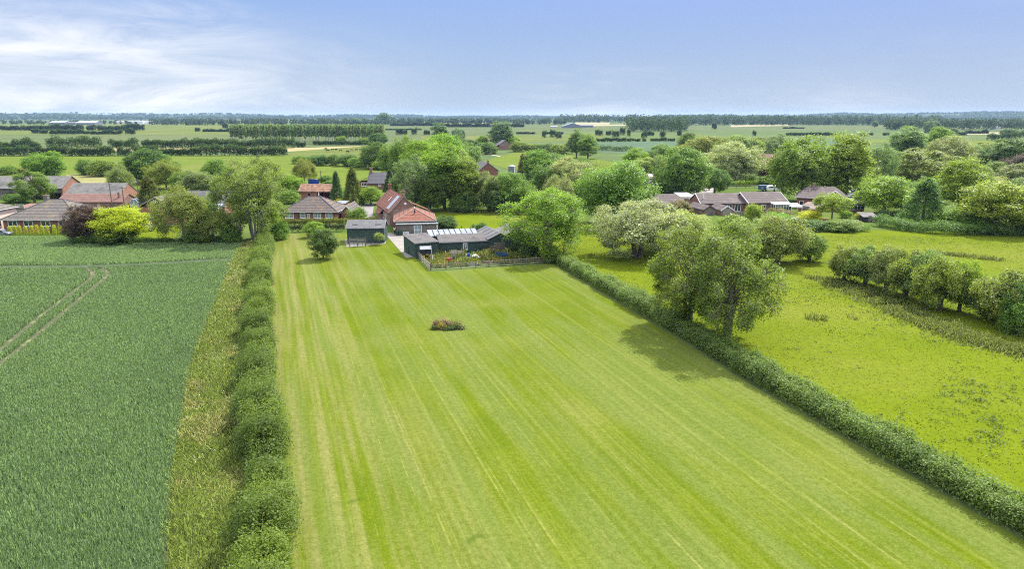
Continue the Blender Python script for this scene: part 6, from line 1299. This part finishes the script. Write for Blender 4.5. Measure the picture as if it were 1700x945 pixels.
    hedge([(880, 262), (920, 268), (960, 277), (985, 284)], 3.5, 4.2, 22, .42, 115, 'dark', 'dark hedgerow along the back of the triangular meadow', rough=.5, lump=6, clr=.5)
    hedge([(990, 250), (1015, 250.5), (1050, 252)], 4, 3.6, 20, .5, 116, 'deep', 'long straight dark hedge above the triangular meadow', rough=.2, lump=9, clr=.5)
    # far hedges, one object per unbroken length: x0, x1, base y, height in metres, label
    far = [(-70, 10, 259, 6.5, 'near far field hedge, length cut by the left frame edge'), (10, 50, 259, 6, 'near far field hedge, short dense length second from the left edge'), (53, 114, 259, 6.5, 'near far field hedge, lumpy length behind the rounded barn tree'), (116, 190, 259, 5.6, 'near far field hedge, low even length left of its gap'), (197, 217, 258.8, 6, 'near far field hedge, single rounded clump in the gap'), (221, 262, 258.8, 6.2, 'near far field hedge, short length just right of the rounded clump'), (263, 334, 258.6, 4.8, 'near far field hedge, lowest length left of its tall middle'), (336, 376, 258.4, 6.6, 'near far field hedge, tall middle length'), (377, 412, 258.4, 7.0, 'near far field hedge, tall rounded length over the tall left tree'), (414, 476, 258.4, 5.4, 'near far field hedge, right hand end at the straw strip'),
           (-60, 68, 249, 7.5, 'olive overgrown hedge left of the straw strip'), (79, 111, 246.3, 9, 'pair of dark thickets left above the straw strip'), (115, 168, 246.3, 9, 'larger dark thicket above the straw strip'), (183, 206, 246.3, 7.5, 'small dark thicket above the straw strip middle'), (209, 228, 246.3, 7, 'smaller dark thicket right of the small thicket'), (237, 302, 246.2, 7, 'left third of the long dark hedge under the far fields'), (303, 384, 246, 7.6, 'middle third of the long dark hedge under the far fields'), (385, 430, 246, 7.2, 'dark hedge below the left end of the poplar plantation'), (430, 490, 246, 8.2, 'dark hedge below the middle of the poplar plantation'), (490, 508, 244.5, 5, 'small bush clump below the plantation middle'), (520, 600, 240.8, 3.5, 'low scrub at the foot of the poplar plantation'),
           (-30, 36, 216.4, 8, 'distant hedge at the left edge of the far fields, upper row'), (38, 82, 216.6, 9, 'distant hedge upper row, second length from the left'), (84, 139, 216.6, 10, 'distant hedge upper row, tallest length'), (145, 158, 216.4, 9, 'distant hedge upper row, small pair of bushes'), (163, 206, 217, 9, 'distant hedge upper row, fourth length'), (203, 240, 216.8, 11, 'distant hedge upper row, right end clump'), (53, 66, 222, 7, 'distant lower row, lone bush at its left end'), (69, 79, 222, 6, 'distant lower row, second small bush'), (83, 149, 222.6, 6, 'distant lower row, long low length'), (151, 203, 223, 6, 'distant lower row, length before the right clump'), (210, 224, 223.2, 8, 'distant lower row, clump joining the upper row at right'), (325, 332, 218.3, 7, 'tiny distant bush left of the short low hedge'), (337, 375, 218.8, 5, 'short low distant hedge left of the plantation'), (376, 384, 219, 6, 'distant bush touching the left edge of the plantation'), (371, 378, 213, 9, 'lone distant bush above the plantation corner'),
           (658, 670, 224, 9, 'distant bush, leftmost of four behind the central clump'), (671, 676, 224, 6, 'smallest of four distant bushes behind the central clump'), (684, 692, 224, 9, 'third of four distant bushes behind the central clump'), (704, 713, 224, 8, 'fourth distant bush beside the bluish upright trees'), (640, 700, 216, 2.5, 'thin distant hedge line right of the plantation'), (648, 735, 209, 9, 'far dark hedge beneath the long straw field'), (736, 870, 211, 8, 'far dark hedge right of the bluish upright pair'),
           (900, 907, 229, 8, 'small far bush, left of the group above the triangular meadow'), (913, 922, 228, 9, 'tallest far bush of the group above the triangular meadow'), (922, 932, 229.5, 6, 'far bush right of the tallest in the group'), (857, 888, 222.6, 3, 'thin far hedge behind the lone small barn'), (905, 935, 222.8, 3, 'thin far hedge above the bush group'), (988, 1000, 225.5, 7, 'far bush pair right of the poplar like trees'), (1006, 1014, 224.5, 6, 'lone far bush in the pale fields'), (1016, 1028, 228.5, 9, 'round far bush in the pale fields, lower one'), (1029, 1038, 224.8, 9, 'round far bush in the pale fields, upper right one'), (990, 1040, 235.2, 3.6, 'dark thin far hedge, long left piece'), (1040, 1063, 235, 3.4, 'dark thin far hedge, second piece'), (1067, 1072, 235, 3, 'dark thin far hedge, tiny piece'), (1080, 1086, 234.6, 3, 'dark thin far hedge, small piece'), (1087, 1107, 234.6, 3.4, 'dark thin far hedge, fourth piece'), (1109, 1120, 234.6, 3.4, 'dark thin far hedge, right end piece'), (1041, 1046, 226.8, 8, 'narrow far bush under the round copse'), (1065, 1075, 229.6, 8, 'far bush under the copse middle'), (1074, 1085, 225.6, 6, 'wide far bush under the copse'), (1096, 1104, 229.6, 9, 'far bush under the right end of the copse'), (1124, 1131, 225.5, 7, 'far bush just right of the copse'), (1183, 1189, 214.5, 12, 'square far bush on the skyline field'), (1250, 1255, 225.5, 7, 'single far bush in the smooth crop field'), (1300, 1335, 213.6, 3, 'thin far hedge at the upper right fields'), (1305, 1390, 225.4, 4, 'long thin far hedge above the great green tree'), (1428, 1436, 225.2, 4, 'short far hedge piece right of the upright tree'), (1440, 1448, 225, 4, 'second short far hedge piece right of the upright tree'), (1466, 1475, 225, 4, 'third short far hedge piece near the pale slender tree'), (1588, 1604, 224.6, 4, 'far hedge at the corner of the pale field'), (1640, 1690, 233.6, 9, 'dark far hedge above the emerald field'), (1600, 1640, 222, 5, 'far hedge on the upper side of the pale field'), (1690, 1740, 228, 9, 'far hedge clump at the right frame edge')]
    for i, (a, b, y, hgt, lab) in enumerate(far):
        p0 = g(a, y); m = mpp(p0); L = (b - a) * m; ls = max(.5, m * .75); wd = min(max(2.5, hgt * .8), max(L * .6, 2.0))
        n = max(2, int((b - a) / 14) + 1); pts = [(a + (b - a) * k / n, y + random.uniform(-.06, .06)) for k in range(n + 1)]
        hedge(pts, wd, hgt, max(8, min(60, 26 / ls * hgt / 4)), ls, 300 + i, tuple(np.array(PAL['deep']) * random.uniform(.68, .92)), 'dark ' + lab if not lab.startswith(('dark', 'olive', 'pair', 'larger', 'thin')) else lab, 'hedge', 'hedge', mat='far_leaf', rough=.3, lump=max(5, hgt * .8), clr=ls * .55, mounds=hgt * 1.1 if hgt > 4.5 and L > 7 * hgt else 0)
    # woods: one mass each
    def wood(name, label, px0, px1, y0, y1, n, hts, seed, colr, kind='stuff', lift=None, leaf=3.4):
        rg = np.random.default_rng(seed); C = []; Nn = []; T_ = []
        for _ in range(n):
            u = rg.random(); py = y0 + (y1 - y0) * rg.random() ** 1.5; p = g(px0 + (px1 - px0) * u, py); hh = rg.uniform(*hts); z0 = lift(p) if lift else 0
            r = hh * rg.uniform(.30, .48); k = 34; d = unit(rg.normal(size=(k, 3)) + np.array([0, -.3, .25])); q = d * np.array([r, r, hh * .5]) * rg.uniform(.8, 1.05, (k, 1)); q[:, 2] += z0 + hh * .52
            q[:, 0] += p[0]; q[:, 1] += p[1]; C.append(q); Nn.append(unit(d + rg.normal(size=d.shape) * .35)); T_.append(np.clip(.45 + rg.uniform(-.3, .3) + rg.normal(size=k) * .12, 0, 1))
        C = np.concatenate(C); v, f = leaves(rg, C, np.concatenate(Nn), np.full(len(C), leaf), .85)
        o = link_mesh(name, array_mesh(name, v, f, M['far_leaf'], np.concatenate(T_)), None, colr); tag(o, label, 'wood', None, kind); return o
    wood('woodland', 'round dark copse standing in the fields right of centre', 1043, 1139, 219, 214, 130, (14, 27), 1, (.036, .066, .028), None, None, 3.0)
    wood('woodland', 'wood behind the poplar plantation on the left horizon', 250, 640, 208, 203.6, 420, (10, 19), 2, (.045, .075, .04), 'stuff', None, 4)
    wood('woodland', 'tree belt around the far white barns at left', 0, 250, 206.5, 202.5, 170, (6, 12), 3, (.045, .075, .04), 'stuff', None, 3.4)
    wood('woodland', 'long tree belt behind the straw fields at centre', 640, 940, 206.6, 203.4, 380, (10, 20), 4, (.04, .07, .04), 'stuff', None, 4)
    wood('woodland', 'far wood behind the blue grey barn', 930, 1220, 203.5, 201.2, 380, (16, 34), 5, (.04, .07, .04), 'stuff', None, 5)
    wood('woodland', 'broad wood along the right horizon', 1130, 1560, 208, 202.5, 620, (14, 30), 6, (.042, .072, .038), 'stuff', None, 4.5)
    wood('woodland', 'dark wood belt at far right below the hills', 1470, 1760, 216, 207, 420, (12, 22), 7, (.036, .064, .032), 'stuff', None, 3.2)
    wood('woodland', 'scattered tree belt among the far right fields', 1200, 1480, 207.5, 204, 160, (8, 16), 8, (.042, .072, .038), 'stuff', None, 3.6)
    # hills closing the plain, wooded
    def hill_h(x, y):
        az = np.degrees(np.arctan2(x, y)); d = np.hypot(x, y)
        prof = 34 * np.clip((-az + 2) / 30, 0, 1.2) + 52 * np.clip((az - 8) / 28, 0, 1.3) ** 1.2 + 14 + 6 * np.sin(az * .55 + 1) + 4 * np.sin(az * 1.3)
        return np.clip(prof * .78, 4, 48) * np.clip((d - 5200) / 1600, 0, 1) ** 1.2
    nx, ny = 120, 10; vs = []; 
    for j in range(ny + 1):
        for i in range(nx + 1):
            az = R(-52 + 104 * i / nx); d = 5150 + 3000 * j / ny; x, y = d * math.sin(az), d * math.cos(az); vs.append((x, y, .5 + float(hill_h(x, y))))
    fs = [(j * (nx + 1) + i, j * (nx + 1) + i + 1, (j + 1) * (nx + 1) + i + 1, (j + 1) * (nx + 1) + i) for j in range(ny) for i in range(nx)]
    tag(MB().add(vs, fs).build('hills', GM['hillside']), kind='structure')
    rg = np.random.default_rng(91); C = []; Nn = []; T_ = []
    for _ in range(7500):
        az = R(rg.uniform(-46, 46)); d = 5300 + 2200 * rg.random() ** 1.3; x, y = d * math.sin(az), d * math.cos(az)
        if vnoise(np.array([x]), np.array([y * 1.6]), 620, 5)[0] < .34: continue
        hh = rg.uniform(9, 17); k = 15; dd = unit(rg.normal(size=(k, 3)) + np.array([-.1 * math.sin(az), -.35, .3])); r = hh * .9
        q = dd * np.array([r, r, hh * .5]); q += np.array([x, y, float(hill_h(x, y)) + hh * .5]); C.append(q); Nn.append(unit(dd + rg.normal(size=dd.shape) * .3)); T_.append(np.clip(.45 + rg.uniform(-.3, .3) + rg.normal(size=k) * .1, 0, 1))
    C = np.concatenate(C); v, f = leaves(rg, C, np.concatenate(Nn), np.full(len(C), 7.5), .9)
    o = link_mesh('hill_woodland', array_mesh('hill_woodland', v, f, M['far_leaf'], np.concatenate(T_)), None, (.038, .066, .036)); tag(o, kind='stuff', label='continuous woodland along the horizon hills', cat='wood')
GM['hillside'] = grassmat('hillside', (.045, .072, .03), (.05, .08, .03), (.13, .13, .055), 0, .002, .0008, .02)
# ------------------------------------------------------------------ light, sky, air
SUN_AZ, SUN_EL = R(38), R(52)
def build_light():
    w = bpy.data.worlds.new('World'); sc.world = w; w.use_nodes = True; nt = w.node_tree; nt.nodes.clear()
    sky = nd(nt, 'ShaderNodeTexSky', sky_type='NISHITA'); sky.sun_disc = False; sky.sun_elevation = SUN_EL; sky.sun_rotation = SUN_AZ
    sky.altitude = 50; sky.air_density = 1.0; sky.dust_density = SKY[1]; sky.ozone_density = SKY[2]
    hs = nd(nt, 'ShaderNodeHueSaturation'); hs.inputs['Hue'].default_value = SKY[3]; hs.inputs['Saturation'].default_value = SKY[4]; hs.inputs['Value'].default_value = SKY[5]
    tc = nd(nt, 'ShaderNodeTexCoord'); sx = nd(nt, 'ShaderNodeSeparateXYZ'); lk(nt, tc.outputs['Generated'], sx.inputs[0])
    def bump1(x, c, w):
        a = nd(nt, 'ShaderNodeMath', operation='SUBTRACT'); lk(nt, x, a.inputs[0]); a.inputs[1].default_value = c
        b = nd(nt, 'ShaderNodeMath', operation='ABSOLUTE'); lk(nt, a.outputs[0], b.inputs[0]); return ramp(nt, b.outputs[0], 0, w, 1, 0)
    def mul(a, b):
        m = nd(nt, 'ShaderNodeMath', operation='MULTIPLY')
        for i, q in enumerate((a, b)):
            if isinstance(q, float): m.inputs[i].default_value = q
            else: lk(nt, q, m.inputs[i])
        return m.outputs[0]
    def addn(a, b, cl=True):
        m = nd(nt, 'ShaderNodeMath', operation='ADD', use_clamp=cl); lk(nt, a, m.inputs[0]); lk(nt, b, m.inputs[1]); return m.outputs[0]
    # upper sky brightened as added fill light; the band near the horizon stays deeper
    dim = ramp(nt, sx.outputs[2], .02, .55, SKY[6], SKY[7]); vm = nd(nt, 'ShaderNodeVectorMath', operation='SCALE'); lk(nt, sky.outputs[0], vm.inputs[0]); lk(nt, dim, vm.inputs['Scale']); lk(nt, vm.outputs[0], hs.inputs['Color'])
    # thin cirrus: streaked noise over the direction of view
    mp = nd(nt, 'ShaderNodeMapping'); lk(nt, tc.outputs['Generated'], mp.inputs[0]); mp.inputs['Rotation'].default_value = (0, R(24), R(10)); mp.inputs['Scale'].default_value = (3.2, 1.5, 15)
    n1 = noise(nt, mp.outputs[0], 1.5, 9, .62, .9)
    mp2 = nd(nt, 'ShaderNodeMapping'); lk(nt, tc.outputs['Generated'], mp2.inputs[0]); mp2.inputs['Location'].default_value = CLOUD_LOC; mp2.inputs['Scale'].default_value = (1.5, .8, 6)
    n2 = noise(nt, mp2.outputs[0], 1.4, 4, .5, .3)
    # more cloud low on the west side
    at = nd(nt, 'ShaderNodeMath', operation='ARCTAN2'); lk(nt, sx.outputs[0], at.inputs[0]); lk(nt, sx.outputs[1], at.inputs[1])
    west = mul(bump1(at.outputs[0], R(-36), R(34)), bump1(sx.outputs[2], .03, .125)); east = mul(bump1(at.outputs[0], R(7), R(11)), bump1(sx.outputs[2], .01, .075))
    veil = mul(ramp(nt, n2, .40, .68), .42)
    fac = addn(addn(mul(west, ramp(nt, n1, .30, .70, .30, 1.05)), mul(mul(east, ramp(nt, n1, .40, .70)), .5)), mul(veil, ramp(nt, n1, .35, .75)))
    low = mix(nt, ramp(nt, sx.outputs[2], -.01, .17), LOW_SKY[0], LOW_SKY[1]); low = mix(nt, ramp(nt, at.outputs[0], R(-25), R(38), 0, .8), low, mix(nt, ramp(nt, sx.outputs[2], -.01, .17), LOW_SKY[2], LOW_SKY[3]))
    base = mix(nt, ramp(nt, sx.outputs[2], .16, .40, .85, 0), hs.outputs[0], low)
    c = mix(nt, mul(fac, .92), base, CLOUD_COL)
    c = mix(nt, ramp(nt, sx.outputs[2], .22, .6, 0, .75), c, OVERHEAD_FILL)  # unseen sky above the view whitened, an added neutral fill for the shadows
    bg = nd(nt, 'ShaderNodeBackground'); lk(nt, c, bg.inputs[0]); bg.inputs[1].default_value = SKY[0]
    o = nd(nt, 'ShaderNodeOutputWorld'); lk(nt, bg.outputs[0], o.inputs[0])
    ld = bpy.data.lights.new('sun', 'SUN'); ld.energy = SUN; ld.angle = R(.53); ld.color = (1, .955, .88)
    s = bpy.data.objects.new('sun', ld); col.objects.link(s)
    d = np.array([math.sin(SUN_AZ) * math.cos(SUN_EL), math.cos(SUN_AZ) * math.cos(SUN_EL), math.sin(SUN_EL)])
    from mathutils import Vector
    s.rotation_euler = Vector(d).to_track_quat('Z', 'Y').to_euler(); s.location = (60, 80, 120)
    # the air
    if HAZE > 0:
        S = 11300; mb = MB().box(-S, S, -900, S, -1, 68); o = mb.build('haze', None); tag(o, kind='stuff')
        m = bpy.data.materials.new('air'); m.use_nodes = True; nt = m.node_tree; nt.nodes.clear()
        v = nd(nt, 'ShaderNodeVolumePrincipled'); v.inputs['Color'].default_value = HAZE_COL; v.inputs['Density'].default_value = HAZE; v.inputs['Anisotropy'].default_value = .15
        ou = nd(nt, 'ShaderNodeOutputMaterial'); lk(nt, v.outputs[0], ou.inputs['Volume']); o.data.materials.append(m)
        m.cycles.volume_sampling = 'DISTANCE'
SUN = 4.5; SKY = (.15, .3, 3.0, .528, 1.25, 1.0, .205, 1.9); CLOUD_COL = (4.0, 4.02, 4.12); OVERHEAD_FILL = (10.5, 10.5, 10.5); CLOUD_LOC = (3.1, .4, 1.0); HAZE = 4.5e-5; HAZE_COL = (.48, .70, 1, 1); DENOISE = False; EXPO = .90; LOW_SKY = ((1.84, 2.33, 3.02), (1.20, 1.80, 3.08), (1.85, 2.27, 3.0), (1.30, 1.71, 3.02))
build_protos()
def cone_proto():
    rg = np.random.default_rng(33); L = []
    for i in range(46):
        z = i / 46 * 1.95; r = .5 * math.sqrt(max(.02, 1 - ((z - .75) / 1.25) ** 2)); a = i * 2.4; L.append((np.array([math.cos(a) * r, math.sin(a) * r, z + .1]), .12))
    A = crown(rg, L, 8, 9, .07, .09, np.array([0, 0, .8]), .5); proto('cone', 1.1, 2.1, A, MB().tube([(0, 0, -.05), (0, 0, 1.8)], [.05, .02], 5))
cone_proto()
build_ground(); build_cover(); build_houses(); build_things(); build_plants(); build_light()
vs_ = sc.view_settings; vs_.view_transform = 'Standard'; vs_.look = 'None'; vs_.exposure = EXPO; vs_.gamma = 1; vs_.use_curve_mapping = False
sc.render.engine = 'CYCLES'; sc.render.filter_size = 1.1; sc.cycles.filter_width = 1.1
cy = sc.cycles; cy.max_bounces = 5; cy.diffuse_bounces = 3; cy.glossy_bounces = 2; cy.transmission_bounces = 3; cy.transparent_max_bounces = 6; cy.volume_bounces = 0
cy.use_denoising = DENOISE; cy.use_adaptive_sampling = True; cy.adaptive_threshold = .006; cy.caustics_reflective = False; cy.caustics_refractive = False
try: cy.denoiser = 'OPENIMAGEDENOISE'
except Exception: pass
